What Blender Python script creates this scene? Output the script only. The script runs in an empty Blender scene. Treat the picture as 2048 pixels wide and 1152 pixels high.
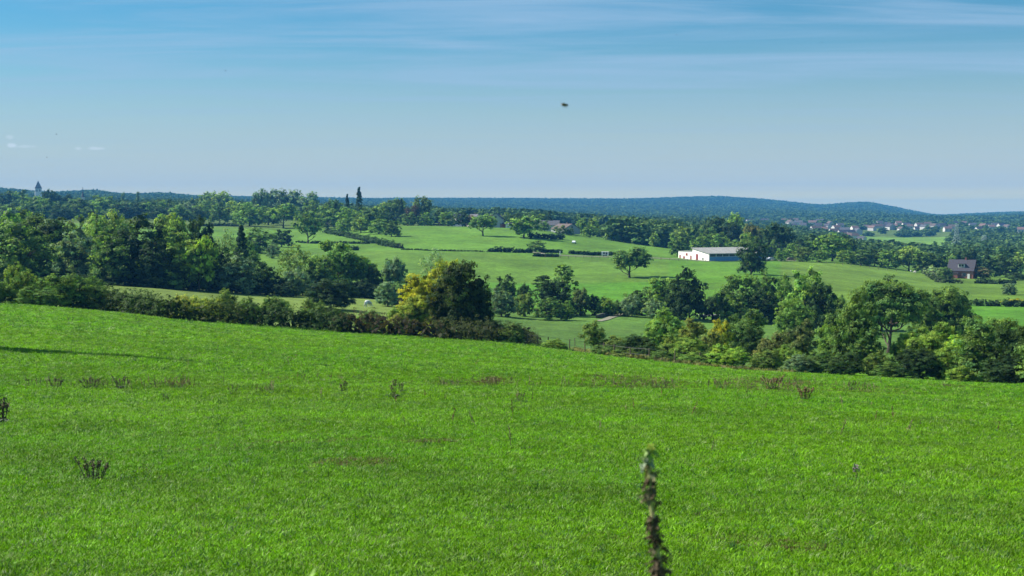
import bpy, bmesh, math, random
import numpy as np
from mathutils import Vector, Matrix
R = math.radians
PI = math.pi
scene = bpy.context.scene
COL = scene.collection

# ------------------------------------------------------------------ camera, sky, sun, exposure
F = 2813.0                      # focal length in photo pixels (2048 wide)
PITCH = math.atan((576-420)/F)  # eye level falls on row 420
SUN_EL, SUN_AZ = 40.0, -72.0    # azimuth from +Y towards +X
cam_d = bpy.data.cameras.new("camera")
cam = bpy.data.objects.new("camera", cam_d); COL.objects.link(cam)
cam_d.sensor_width = 36.0; cam_d.lens = 36.0*F/2048
cam_d.clip_start = 0.05; cam_d.clip_end = 60000
cam.location = (0, 0, 0); cam.rotation_euler = (PI/2-PITCH, 0, 0)
cam_d.dof.use_dof = True; cam_d.dof.focus_distance = 60.0; cam_d.dof.aperture_fstop = 10.0
scene.camera = cam
scene.view_settings.view_transform = 'Standard'; scene.view_settings.look = 'None'
scene.view_settings.exposure = 1.0; scene.view_settings.gamma = 1.0
scene.cycles.use_denoising = True
scene.cycles.max_bounces = 6; scene.cycles.diffuse_bounces = 2; scene.cycles.glossy_bounces = 1
scene.cycles.transmission_bounces = 3; scene.cycles.volume_bounces = 0; scene.cycles.transparent_max_bounces = 4
scene.cycles.use_adaptive_sampling = True; scene.cycles.adaptive_threshold = 0.012
scene.cycles.sample_clamp_indirect = 4.0

world = bpy.data.worlds.new("World"); scene.world = world; world.use_nodes = True
nt = world.node_tree; nt.nodes.clear(); N = nt.nodes.new; L = nt.links.new
out = N('ShaderNodeOutputWorld'); bg = N('ShaderNodeBackground'); bg.inputs[1].default_value = 0.05
sky = N('ShaderNodeTexSky'); sky.sky_type = 'NISHITA'; sky.sun_disc = False
sky.sun_elevation = R(SUN_EL); sky.sun_rotation = R(SUN_AZ); sky.altitude = 200; sky.air_density = 1.0; sky.dust_density = 0.2; sky.ozone_density = 3.0
tc = N('ShaderNodeTexCoord')
def wmath(op, a, b=None, c=None, clamp=False):
    n = N('ShaderNodeMath'); n.operation = op; n.use_clamp = clamp
    for i, v in enumerate((a, b, c)):
        if v is None: continue
        if isinstance(v, (int, float)): n.inputs[i].default_value = v
        else: L(v, n.inputs[i])
    return n.outputs[0]
sep = N('ShaderNodeSeparateXYZ'); L(tc.outputs['Generated'], sep.inputs[0])
# flat cloud layer seen from below: x/z, y/z
zz = wmath('ADD', wmath('MAXIMUM', sep.outputs[2], 0.0), 0.035)
px_ = wmath('DIVIDE', sep.outputs[0], zz); py_ = wmath('DIVIDE', sep.outputs[1], zz)
cmb = N('ShaderNodeCombineXYZ'); L(px_, cmb.inputs[0]); L(py_, cmb.inputs[1])
mp = N('ShaderNodeMapping'); mp.inputs['Rotation'].default_value = (0, 0, R(-9)); mp.inputs['Scale'].default_value = (0.30, 1.0, 1); mp.inputs['Location'].default_value = (1.7, 0.35, 0)
L(cmb.outputs[0], mp.inputs[0])
nz = N('ShaderNodeTexNoise'); nz.inputs['Scale'].default_value = 1.0; nz.inputs['Detail'].default_value = 9; nz.inputs['Roughness'].default_value = 0.58; nz.inputs['Distortion'].default_value = 0.9
L(mp.outputs[0], nz.inputs[0])
mr = N('ShaderNodeMapRange'); mr.interpolation_type = 'SMOOTHSTEP'; mr.inputs[1].default_value = 0.38; mr.inputs[2].default_value = 0.72; mr.inputs[3].default_value = 0.0; mr.inputs[4].default_value = 0.80; L(nz.outputs[0], mr.inputs[0])
lowf = N('ShaderNodeMapRange'); lowf.interpolation_type = 'SMOOTHSTEP'; lowf.inputs[1].default_value = 0.035; lowf.inputs[2].default_value = 0.115; lowf.inputs[3].default_value = 0.15; L(sep.outputs[2], lowf.inputs[0])
cir = wmath('MULTIPLY', mr.outputs[0], lowf.outputs[0])
# haze veil: paler towards the horizon
veil = N('ShaderNodeMapRange'); veil.interpolation_type = 'SMOOTHSTEP'
veil.inputs[1].default_value = 0.0; veil.inputs[2].default_value = 0.145; veil.inputs[3].default_value = 0.97; veil.inputs[4].default_value = 0.04; L(sep.outputs[2], veil.inputs[0])
# small cumulus puffs low at the left
nz2 = N('ShaderNodeTexNoise'); nz2.inputs['Scale'].default_value = 160; nz2.inputs['Detail'].default_value = 5; L(tc.outputs['Generated'], nz2.inputs[0])
def sdir(px, row):
    X = (px-1024)/F; Y = -(row-576)/F
    v = Vector((X, math.cos(PITCH)+Y*math.sin(PITCH), -math.sin(PITCH)+Y*math.cos(PITCH))); return v.normalized()
puffs = None
for (cx, cy, rx, ry, k) in ((20, 274, 9, 5, .5), (24, 291, 12, 5, .9), (48, 293, 22, 3.2, .45), (156, 297, 9, 5, .75), (194, 297, 17, 3.6, .8)):
    v = sdir(cx, cy)
    ax = wmath('ARCTAN2', sep.outputs[0], sep.outputs[1]); a0 = math.atan2(v.x, v.y)
    dx = wmath('DIVIDE', wmath('SUBTRACT', ax, a0), rx/F); dz = wmath('DIVIDE', wmath('SUBTRACT', sep.outputs[2], v.z), ry/F)
    rr = wmath('SQRT', wmath('ADD', wmath('MULTIPLY', dx, dx), wmath('MULTIPLY', dz, dz)))
    rr = wmath('ADD', rr, wmath('MULTIPLY', wmath('SUBTRACT', nz2.outputs[0], 0.5), 1.6))
    m = N('ShaderNodeMapRange'); m.interpolation_type = 'SMOOTHSTEP'; m.inputs[1].default_value = 0.35; m.inputs[2].default_value = 1.15; m.inputs[3].default_value = k; m.inputs[4].default_value = 0.0; L(rr, m.inputs[0])
    puffs = m.outputs[0] if puffs is None else wmath('MAXIMUM', puffs, m.outputs[0])
def wmix(fac, a, b):
    n = N('ShaderNodeMix'); n.data_type = 'RGBA'; L(fac, n.inputs[0])
    for i, v in ((6, a), (7, b)):
        if isinstance(v, tuple): n.inputs[i].default_value = v
        else: L(v, n.inputs[i])
    return n.outputs[2]
hsv = N('ShaderNodeHueSaturation'); hsv.inputs[0].default_value = 0.492; hsv.inputs[1].default_value = 1.04; hsv.inputs[2].default_value = 1.0; L(sky.outputs[0], hsv.inputs[4])
tnt = N('ShaderNodeVectorMath'); tnt.operation = 'MULTIPLY'; tnt.inputs[1].default_value = (0.33, 0.80, 1.0); L(hsv.outputs[0], tnt.inputs[0])
c1 = wmix(veil.outputs[0], tnt.outputs[0], (5.3, 6.1, 6.35, 1))
hz0 = N('ShaderNodeMapRange'); hz0.interpolation_type = 'SMOOTHSTEP'; hz0.inputs[1].default_value = 0.004; hz0.inputs[2].default_value = 0.019; hz0.inputs[3].default_value = 1.0; hz0.inputs[4].default_value = 0.0; L(sep.outputs[2], hz0.inputs[0])
c1 = wmix(hz0.outputs[0], c1, (8.9, 8.1, 3.8, 1))
c2 = wmix(cir, c1, (3.5, 5.4, 7.6, 1))
c3 = wmix(puffs, c2, (6.0, 7.3, 8.3, 1))
L(c3, bg.inputs[0]); L(bg.outputs[0], out.inputs[0])

sun_d = bpy.data.lights.new("sun", 'SUN'); sun_d.energy = 5.0; sun_d.angle = R(0.5); sun_d.color = (1.0, 0.95, 0.86)
sun = bpy.data.objects.new("sun", sun_d); COL.objects.link(sun)
sv = Vector((math.sin(R(SUN_AZ))*math.cos(R(SUN_EL)), math.cos(R(SUN_AZ))*math.cos(R(SUN_EL)), math.sin(R(SUN_EL))))
sun.rotation_euler = sv.to_track_quat('Z', 'Y').to_euler(); sun.location = (0, 0, 50)

# ------------------------------------------------------------------ small helpers
def tag(o, label=None, cat=None, group=None, kind=None):
    if label: o['label'] = label
    if cat: o['category'] = cat
    if group: o['group'] = group
    if kind: o['kind'] = kind
    return o
def empty(name, loc, rz=0.0):
    o = bpy.data.objects.new(name, None); COL.objects.link(o); o.location = loc; o.rotation_euler = (0, 0, rz); o.empty_display_size = 0.3
    return o
def link(name, me, parent=None, loc=None):
    o = bpy.data.objects.new(name, me); COL.objects.link(o)
    if parent: o.parent = parent
    if loc is not None: o.location = loc
    return o
def npmesh(name, V, Fa, mats, vattr=None, mi=None, smooth=False):
    """V (n,3) float, Fa (m,k) int, k = 3 or 4; vattr = per-face float stored as 'v'."""
    me = bpy.data.meshes.new(name); V = np.asarray(V, dtype=np.float32); Fa = np.asarray(Fa, dtype=np.int32)
    m, k = Fa.shape
    me.vertices.add(len(V)); me.vertices.foreach_set('co', V.ravel())
    me.loops.add(m*k); me.loops.foreach_set('vertex_index', Fa.ravel())
    me.polygons.add(m); me.polygons.foreach_set('loop_start', np.arange(0, m*k, k, dtype=np.int32))
    me.polygons.foreach_set('use_smooth', np.full(m, smooth))
    for mt in (mats if isinstance(mats, (list, tuple)) else [mats]): me.materials.append(mt)
    if mi is not None: me.polygons.foreach_set('material_index', np.asarray(mi, dtype=np.int32))
    if vattr is not None:
        a = me.attributes.new('v', 'FLOAT', 'FACE'); a.data.foreach_set('value', np.asarray(vattr, dtype=np.float32))
    me.update(calc_edges=True); me.validate()
    return me
class MB:
    """collects boxes, prisms and tubes into one mesh"""
    def __init__(s): s.v = []; s.f = []
    def add(s, vs, fs):
        b = len(s.v); s.v += [tuple(v) for v in vs]; s.f += [tuple(i+b for i in f) for f in fs]; return s
    def box(s, c, d, rz=0.0):
        cx, cy, cz = c; a, b, h = d[0]/2, d[1]/2, d[2]/2; co, si = math.cos(rz), math.sin(rz)
        vs = []
        for z in (-h, h):
            for x, y in ((-a, -b), (a, -b), (a, b), (-a, b)): vs.append((cx+x*co-y*si, cy+x*si+y*co, cz+z))
        return s.add(vs, [(0, 3, 2, 1), (4, 5, 6, 7), (0, 1, 5, 4), (1, 2, 6, 5), (2, 3, 7, 6), (3, 0, 4, 7)])
    def tube(s, pts, rad, n=6):
        P = [Vector(p) for p in pts]; rings = []
        for i, p in enumerate(P):
            t = (P[min(i+1, len(P)-1)]-P[max(i-1, 0)]).normalized()
            a = t.orthogonal().normalized(); b = t.cross(a); r = rad[i] if isinstance(rad, (list, tuple)) else rad
            rings.append([p+(a*math.cos(2*PI*k/n)+b*math.sin(2*PI*k/n))*r for k in range(n)])
        vs = [v for g in rings for v in g]; fs = []
        for i in range(len(P)-1):
            for k in range(n): fs.append((i*n+k, i*n+(k+1) % n, (i+1)*n+(k+1) % n, (i+1)*n+k))
        fs.append(tuple(range(n))[::-1]); fs.append(tuple((len(P)-1)*n+k for k in range(n)))
        return s.add(vs, fs)
    def quad(s, a, b, c, d): return s.add([a, b, c, d], [(0, 1, 2, 3)])
    def build(s, name, m, parent=None, loc=None):
        me = bpy.data.meshes.new(name); me.from_pydata(s.v, [], s.f); me.update(); me.materials.append(m)
        return link(name, me, parent, loc)

# ------------------------------------------------------------------ materials
def mat(name, rgb, rough=0.8, noise=0.0, nscale=3.0, spec=0.3, coord='Object'):
    m = bpy.data.materials.new(name); m.use_nodes = True; t = m.node_tree; p = t.nodes['Principled BSDF']
    p.inputs['Roughness'].default_value = rough; p.inputs['Specular IOR Level'].default_value = spec
    p.inputs['Base Color'].default_value = (*rgb, 1)
    if noise:
        c = t.nodes.new('ShaderNodeTexCoord'); n = t.nodes.new('ShaderNodeTexNoise'); n.inputs['Scale'].default_value = nscale; n.inputs['Detail'].default_value = 6
        t.links.new(c.outputs[coord], n.inputs[0])
        r = t.nodes.new('ShaderNodeMapRange'); r.inputs[1].default_value = .3; r.inputs[2].default_value = .7; r.inputs[3].default_value = 1-noise; r.inputs[4].default_value = 1+noise; t.links.new(n.outputs[0], r.inputs[0])
        x = t.nodes.new('ShaderNodeVectorMath'); x.operation = 'SCALE'; x.inputs[0].default_value = rgb; t.links.new(r.outputs[0], x.inputs['Scale'])
        t.links.new(x.outputs[0], p.inputs['Base Color'])
    return m
def leaf_mat(name, source, amp=0.55, transl=0.25, rough=0.5, base=(0.05, 0.09, 0.02), spec=0.25):
    """source: 'object' = Object Info colour, 'instancer' = attribute tint of the instance, 'random' = base varied per instance"""
    m = bpy.data.materials.new(name); m.use_nodes = True; t = m.node_tree; t.nodes.clear(); n = t.nodes.new; l = t.links.new
    o = n('ShaderNodeOutputMaterial'); p = n('ShaderNodeBsdfPrincipled'); tr = n('ShaderNodeBsdfTranslucent'); mx = n('ShaderNodeMixShader')
    p.inputs['Roughness'].default_value = rough; p.inputs['Specular IOR Level'].default_value = spec
    oi = n('ShaderNodeObjectInfo')
    if source == 'object': csock = oi.outputs['Color']
    elif source == 'instancer':
        a = n('ShaderNodeAttribute'); a.attribute_type = 'INSTANCER'; a.attribute_name = 'tint'; csock = a.outputs['Color']
    else:
        cr = n('ShaderNodeValToRGB'); e = cr.color_ramp.elements; b = base
        e[0].color = (b[0]*.6, b[1]*.65, b[2]*.8, 1); e[1].color = (b[0]*1.5, b[1]*1.35, b[2]*1.1, 1)
        k = cr.color_ramp.elements.new(.85); k.color = (b[0]*1.1, b[1]*1.05, b[2], 1)
        l(oi.outputs['Random'], cr.inputs[0]); csock = cr.outputs[0]
    if source != 'instancer':      # leaf colour drifts across the crown
        otc = n('ShaderNodeTexCoord'); on = n('ShaderNodeTexNoise'); on.inputs['Scale'].default_value = 4.5; on.inputs['Detail'].default_value = 3; l(otc.outputs['Object'], on.inputs[0])
        ov = n('ShaderNodeVectorMath'); ov.operation = 'ADD'; l(otc.outputs['Object'], ov.inputs[0]); l(oi.outputs['Random'], ov.inputs[1]); l(ov.outputs[0], on.inputs[0])
        om = n('ShaderNodeMapRange'); om.inputs[1].default_value = .35; om.inputs[2].default_value = .65; l(on.outputs[0], om.inputs[0])
        ox = n('ShaderNodeMix'); ox.data_type = 'RGBA'; l(om.outputs[0], ox.inputs[0]); ox.inputs[6].default_value = (.68, .92, 1.1, 1); ox.inputs[7].default_value = (1.20, 1.12, .85, 1)
        oy = n('ShaderNodeVectorMath'); oy.operation = 'MULTIPLY'; l(csock, oy.inputs[0]); l(ox.outputs[2], oy.inputs[1]); csock = oy.outputs[0]
    va = n('ShaderNodeAttribute'); va.attribute_name = 'v'
    mr_ = n('ShaderNodeMapRange'); mr_.inputs[3].default_value = 1-amp; mr_.inputs[4].default_value = 1+amp; l(va.outputs['Fac'], mr_.inputs[0])
    x = n('ShaderNodeVectorMath'); x.operation = 'SCALE'; l(csock, x.inputs[0]); l(mr_.outputs[0], x.inputs['Scale'])
    l(x.outputs[0], p.inputs['Base Color'])
    x2 = n('ShaderNodeVectorMath'); x2.operation = 'MULTIPLY'; x2.inputs[1].default_value = (1.25, 1.35, 0.5); l(x.outputs[0], x2.inputs[0]); l(x2.outputs[0], tr.inputs[0])
    mx.inputs[0].default_value = transl; l(p.outputs[0], mx.inputs[1]); l(tr.outputs[0], mx.inputs[2]); l(mx.outputs[0], o.inputs[0])
    return m
M_leaf = leaf_mat('foliage', 'object', amp=0.66, transl=0.30, rough=.7, spec=.08)
M_forest = leaf_mat('far_foliage', 'random', amp=0.5, transl=0.15, base=(0.10, 0.175, 0.045), rough=0.8, spec=.05)
M_grass = leaf_mat('grass_blade', 'instancer', amp=0.5, transl=0.34, rough=0.5, spec=0.10)
M_bark = mat('bark', (0.075, 0.06, 0.045), .9, .35, 4)
M_bark_pale = mat('pale_bark', (0.22, 0.19, 0.15), .9, .35, 4)

# ------------------------------------------------------------------ terrain: heights from distance and azimuth
def ray(px, row):
    X = (px-1024)/F; Y = -(row-576)/F
    return X, math.cos(PITCH)+Y*math.sin(PITCH), -math.sin(PITCH)+Y*math.cos(PITCH)
def z_at(px, row, d):
    x, y, z = ray(px, row); return z/math.hypot(x, y)*d
def az_of(px, row=520):
    x, y, z = ray(px, row); return math.atan2(x, y)
NEAR = [(0.3, -1.55), (2.5, -1.6), (4.5, -1.9), (6.5, -2.35)]
COLS = {
 -2500: [(170, 600), (330, 560), (500, 510), (900, 455), (1500, 430), (2500, 400), (3600, 385), (5000, 390), (8000, 440)],
 -900: [(172, 585), (330, 556), (420, 535), (600, 492), (900, 447), (1500, 427), (2500, 402), (3600, 384), (5000, 392), (8000, 440)],
 0: [(170, 604), (200, 607), (330, 572), (420, 545), (600, 492), (900, 444), (1100, 440), (1500, 428), (2500, 408), (3500, 385), (5000, 393), (8000, 440)],
 100: [(168, 611), (200, 612), (330, 569), (420, 543), (600, 492), (900, 444), (1100, 439), (1500, 428), (2500, 409), (3500, 395), (5000, 399), (8000, 440)],
 190: [(166, 619), (200, 618), (330, 566), (420, 540), (600, 492), (900, 443), (1100, 438), (1500, 428), (2500, 406), (3500, 389), (5000, 397), (8000, 440)],
 250: [(165, 625), (200, 622), (332, 569), (420, 540), (600, 492), (900, 444), (1100, 438), (1500, 428), (2500, 411), (3500, 399), (5000, 399), (8000, 440)],
 330: [(164, 633), (200, 629), (336, 574), (430, 539), (600, 493), (900, 447), (1120, 438), (1500, 428), (2500, 411), (3500, 395), (5000, 398), (8000, 440)],
 400: [(163, 640), (200, 636), (340, 580), (450, 537), (600, 494), (900, 450), (1150, 438), (1500, 429), (2500, 414), (3500, 404), (5000, 398), (8000, 440)],
 600: [(160, 655), (210, 650), (345, 591), (420, 556), (550, 515), (700, 487), (900, 455), (1000, 447), (1500, 434), (3000, 418), (5000, 400), (8000, 440)],
 800: [(157, 668), (215, 663), (345, 602), (420, 570), (560, 510), (700, 474), (820, 452), (950, 448), (1500, 441), (3000, 424), (5000, 404), (7000, 400), (8000, 440)],
 1050: [(152, 688), (215, 692), (300, 643), (340, 622), (470, 560), (600, 507), (700, 476), (790, 458), (950, 453), (1500, 446), (2500, 438), (3500, 428), (6000, 400), (8000, 440)],
 1250: [(147, 716), (200, 717), (300, 647), (340, 626), (470, 556), (600, 518), (700, 496), (800, 483), (950, 474), (1500, 460), (2500, 446), (3500, 434), (6000, 401), (8000, 440)],
 1430: [(142, 736), (200, 724), (300, 655), (340, 634), (400, 592), (480, 552), (615, 521), (700, 513), (950, 493), (1500, 468), (2300, 450), (3000, 442), (4500, 420), (6000, 394), (8000, 440)],
 1530: [(140, 743), (200, 727), (300, 657), (340, 637), (400, 592), (480, 549), (620, 521), (700, 516), (950, 496), (1500, 471), (2300, 450), (3000, 442), (4500, 422), (6000, 401), (8000, 440)],
 1640: [(137, 749), (200, 730), (300, 660), (400, 597), (500, 554), (625, 524), (700, 520), (1000, 500), (1500, 478), (2300, 450), (3000, 442), (4500, 428), (6000, 414), (8000, 440)],
 1730: [(135, 753), (200, 731), (300, 661), (400, 601), (500, 560), (635, 531), (700, 527), (1000, 507), (1500, 486), (1800, 480), (2300, 451), (3000, 443), (4500, 427), (6200, 405), (8000, 440)],
 1870: [(131, 762), (200, 735), (300, 662), (400, 613), (500, 576), (600, 556), (700, 546), (1000, 518), (1500, 490), (1800, 482), (2300, 455), (3000, 445), (4500, 442), (6200, 436), (8000, 440)],
 1960: [(129, 768), (200, 738), (300, 652), (400, 611), (500, 580), (600, 559), (700, 548), (1000, 520), (1500, 492), (2300, 457), (3000, 446), (4500, 440), (6200, 431), (8000, 440)],
 2048: [(127, 773), (200, 741), (300, 648), (400, 611), (500, 580), (600, 561), (700, 548), (1000, 521), (1500, 493), (2300, 458), (3000, 446), (4500, 437), (6200, 428), (8000, 440)],
 3200: [(118, 800), (200, 745), (300, 660), (400, 615), (500, 580), (600, 560), (700, 548), (1000, 521), (1500, 493), (2300, 458), (3000, 446), (4500, 435), (6200, 425), (8000, 440)],
}
LD = np.concatenate([np.linspace(math.log(0.3), math.log(9), 40)[:-1], np.linspace(math.log(9), math.log(9000), 420)])
def gsmooth(a, s, axis):
    k = int(s*3)+1; w = np.exp(-0.5*(np.arange(-k, k+1)/s)**2); w /= w.sum()
    return np.apply_along_axis(lambda v: np.convolve(np.pad(v, k, mode='edge'), w, mode='valid'), axis, a)
_tab = []
for px in sorted(COLS):
    ds = [d for d, z in NEAR]; zs = [z for d, z in NEAR]
    for d, r in [(11, 1154), (21, 962), (35, 852), (58, 785)]: ds.append(d); zs.append(z_at(1024, r, d))
    for d, r in COLS[px]: ds.append(d); zs.append(z_at(px, r, d))
    # linear in distance, then smoothed
    ds.append(9500); zs.append(zs[-1])
    _tab.append(np.interp(np.exp(LD), ds, zs))
_tab = np.array(_tab)
AZ = np.concatenate([np.linspace(-PI, az_of(-900), 40)[:-1], np.linspace(az_of(-900), az_of(2900), 520), np.linspace(az_of(2900), PI, 40)[1:]])
_caz = np.array([az_of(p) for p in sorted(COLS)])
ZT = np.empty((len(AZ), len(LD)))
for j in range(len(LD)): ZT[:, j] = np.interp(AZ, _caz, _tab[:, j])
ZT = gsmooth(ZT, 2.6, 1); _s7 = gsmooth(ZT, 7, 0); _s2 = gsmooth(ZT, 2.2, 0); _w = np.clip((LD-math.log(900))/.5, 0, 1)[None]; ZT[39:559] = (_s7*(1-_w)+_s2*_w)[39:559]
# gentle swells of the ground
_A, _D = np.meshgrid(AZ, np.exp(LD), indexing='ij'); _X = _D*np.sin(_A); _Y = _D*np.cos(_A)
und = 0.10*np.sin(_X*.21+_Y*.13)*np.sin(_Y*.17-1.3)+0.05*np.sin(_X*.53+1)*np.sin(_Y*.61+2)
und += 0.5*np.sin(_X*.021+2)*np.sin(_Y*.025+.5)*np.clip((_D-150)/150, 0, 1)
ZT += und*np.clip((_D-12)/40, 0, 1)
for (bx, bd, dep, w) in ((1180, 68, -0.35, 9.0),):          # shallow hollow behind the brow of the field
    a = az_of(bx); cx, cy = bd*math.sin(a), bd*math.cos(a)
    ZT += dep*np.exp(-(((_X-cx)/(w*2.2))**2+((_Y-cy)/(w*.6))**2))
_dLD2 = (LD[-1]-LD[39])/(len(LD)-1-39)
def H(x, y):
    """height of the ground at x, y (arrays or numbers)"""
    x = np.asarray(x, float); y = np.asarray(y, float)
    a = np.arctan2(x, y); l = np.log(np.maximum(np.hypot(x, y), 0.31))
    fi = np.interp(a, AZ, np.arange(len(AZ))); fj = np.interp(l, LD, np.arange(len(LD)))
    i = np.clip(fi.astype(int), 0, len(AZ)-2); j = np.clip(fj.astype(int), 0, len(LD)-2); u = fi-i; v = fj-j
    return (ZT[i, j]*(1-u)+ZT[i+1, j]*u)*(1-v)+(ZT[i, j+1]*(1-u)+ZT[i+1, j+1]*u)*v
def at(px, d, row=520):
    """ground point in the direction of column px at distance d"""
    a = az_of(px, row); x, y = d*math.sin(a), d*math.cos(a); return Vector((x, y, float(H(x, y))))
def hit(px, row, lo=12, hi=8000):
    """ground point seen at column px, row"""
    x, y, z = ray(px, row); h = math.hypot(x, y); ds = np.exp(np.linspace(math.log(lo), math.log(hi), 1500))
    g = ds*z/h-H(ds*x/h, ds*y/h); k = np.where(g <= 0)[0]
    d = ds[k[0]] if len(k) else ds[np.argmin(g/ds)]
    X, Y = d*x/h, d*y/h; return Vector((X, Y, float(H(X, Y))))
def pxrow(P):
    """photo column and row of world points (n,3)"""
    P = np.atleast_2d(P); yc = P[:, 1]*math.cos(PITCH)-P[:, 2]*math.sin(PITCH); up = P[:, 1]*math.sin(PITCH)+P[:, 2]*math.cos(PITCH)
    return 1024+F*P[:, 0]/yc, 576-F*up/yc

def fnoise(X, Y, sc, seed):
    r = np.random.default_rng(seed); s_ = 0
    for k in range(6):
        a, b, c = r.uniform(-1, 1, 3)*sc*(1+k*.6); s_ = s_+np.sin(X*a*1.7+Y*b*1.7+c*50+k)/(1+k*.35)
    return s_/3
# field colours (what the ground itself is: lush grass, mown grass, dry grass)
V = np.stack([_X.ravel(), _Y.ravel(), ZT.ravel()], 1)
yy = V[:, 1].clip(.1); PXV, ROWV = pxrow(np.stack([V[:, 0], yy, V[:, 2]], 1)); DV = _D.ravel()
tint = np.tile(np.array([0.092, 0.220, 0.006]), (len(V), 1))
def zone(mask, c): tint[mask] = np.array(c)*np.array([1.05, 1.08, .55])
zone(DV > 172, (0.075, 0.150, 0.026))
zone((DV > 172) & (DV < 345) & (PXV < 830), (0.115, 0.165, 0.058))
zone((DV > 172) & (DV < 330) & (PXV >= 830), (0.066, 0.132, 0.040))
zone((DV > 330) & (DV < 455) & (PXV > 830) & (PXV < 1330), (0.062, 0.165, 0.020))
zone((DV > 455) & (DV < 590) & (PXV < 1340), (0.078, 0.150, 0.030))
zone((DV > 590) & (DV < 850) & (PXV < 1340), (0.080, 0.165, 0.030))
zone((DV > 330) & (DV < 640) & (PXV > 1340) & (PXV < 1560), (0.070, 0.160, 0.024))
zone((DV > 330) & (DV < 640) & (PXV >= 1560) & (PXV < 1890), (0.092, 0.158, 0.036))
zone((DV > 270) & (DV < 415) & (PXV >= 1890), (0.062, 0.165, 0.022))
zone((DV >= 415) & (DV < 640) & (PXV >= 1890), (0.085, 0.150, 0.030))
zone(DV > 870, (0.075, 0.115, 0.035))
zone(DV > 2600, (0.035, 0.060, 0.022))
CLR = lambda X, Y: fnoise(X, Y, .0045, 21) > .78
zone((DV > 2000) & (DV < 5200) & CLR(V[:, 0], V[:, 1]), (.12, .19, .07))
zone((DV > 1080) & (DV < 1900) & (PXV > 1690) & (PXV < 1900), (0.11, 0.20, 0.045))
gm = bpy.data.materials.new('ground_grass'); gm.use_nodes = True; t = gm.node_tree; p = t.nodes['Principled BSDF']
p.inputs['Roughness'].default_value = .9; p.inputs['Specular IOR Level'].default_value = .1
ca = t.nodes.new('ShaderNodeAttribute'); ca.attribute_name = 'tint'
gtc = t.nodes.new('ShaderNodeTexCoord'); prev = None
for (sc, amp, det) in ((0.035, .22, 4), (0.12, .16, 4), (0.5, .22, 5), (2.4, .30, 6)):
    mpn = t.nodes.new('ShaderNodeMapping'); mpn.inputs['Scale'].default_value = (1, .6, 1); t.links.new(gtc.outputs['Object'], mpn.inputs[0])
    n_ = t.nodes.new('ShaderNodeTexNoise'); n_.inputs['Scale'].default_value = sc; n_.inputs['Detail'].default_value = det; t.links.new(mpn.outputs[0], n_.inputs[0])
    m_ = t.nodes.new('ShaderNodeMapRange'); m_.inputs[1].default_value = .3; m_.inputs[2].default_value = .7; m_.inputs[3].default_value = 1-amp; m_.inputs[4].default_value = 1+amp; t.links.new(n_.outputs[0], m_.inputs[0])
    if prev is None: prev = m_.outputs[0]
    else:
        q = t.nodes.new('ShaderNodeMath'); q.operation = 'MULTIPLY'; t.links.new(prev, q.inputs[0]); t.links.new(m_.outputs[0], q.inputs[1]); prev = q.outputs[0]
n3 = t.nodes.new('ShaderNodeTexNoise'); n3.inputs['Scale'].default_value = .05; n3.inputs['Detail'].default_value = 5; t.links.new(gtc.outputs['Object'], n3.inputs[0])
hm = t.nodes.new('ShaderNodeMapRange'); hm.inputs[1].default_value = .45; hm.inputs[2].default_value = .75; hm.inputs[3].default_value = 0; hm.inputs[4].default_value = .3; t.links.new(n3.outputs[0], hm.inputs[0])
mxn = t.nodes.new('ShaderNodeMix'); mxn.data_type = 'RGBA'; t.links.new(hm.outputs[0], mxn.inputs[0]); t.links.new(ca.outputs['Color'], mxn.inputs[6]); mxn.inputs[7].default_value = (0.12, 0.18, 0.035, 1)
scn = t.nodes.new('ShaderNodeVectorMath'); scn.operation = 'SCALE'; t.links.new(mxn.outputs[2], scn.inputs[0]); t.links.new(prev, scn.inputs['Scale']); t.links.new(scn.outputs[0], p.inputs['Base Color'])
bmp = t.nodes.new('ShaderNodeBump'); bmp.inputs['Strength'].default_value = .6; bmp.inputs['Distance'].default_value = .3
n4 = t.nodes.new('ShaderNodeTexNoise'); n4.inputs['Scale'].default_value = 1.1; n4.inputs['Detail'].default_value = 8; t.links.new(gtc.outputs['Object'], n4.inputs[0]); t.links.new(n4.outputs[0], bmp.inputs['Height']); t.links.new(bmp.outputs[0], p.inputs['Normal'])
na, nd = len(AZ), len(LD)
ii, jj = np.meshgrid(np.arange(na-1), np.arange(nd-1), indexing='ij'); a0 = (ii*nd+jj).ravel()
FQ = np.stack([a0, a0+1, a0+nd+1, a0+nd], 1)
me = npmesh('ground', V, FQ[:, ::-1], gm, smooth=True)
ta = me.attributes.new('tint', 'FLOAT_COLOR', 'POINT'); ta.data.foreach_set('color', np.concatenate([tint, np.ones((len(tint), 1))], 1).astype(np.float32).ravel())
o = link('ground', me); tag(o, 'rolling green pasture land falling to a valley and rising to far hills', 'ground', kind='structure')

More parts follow.
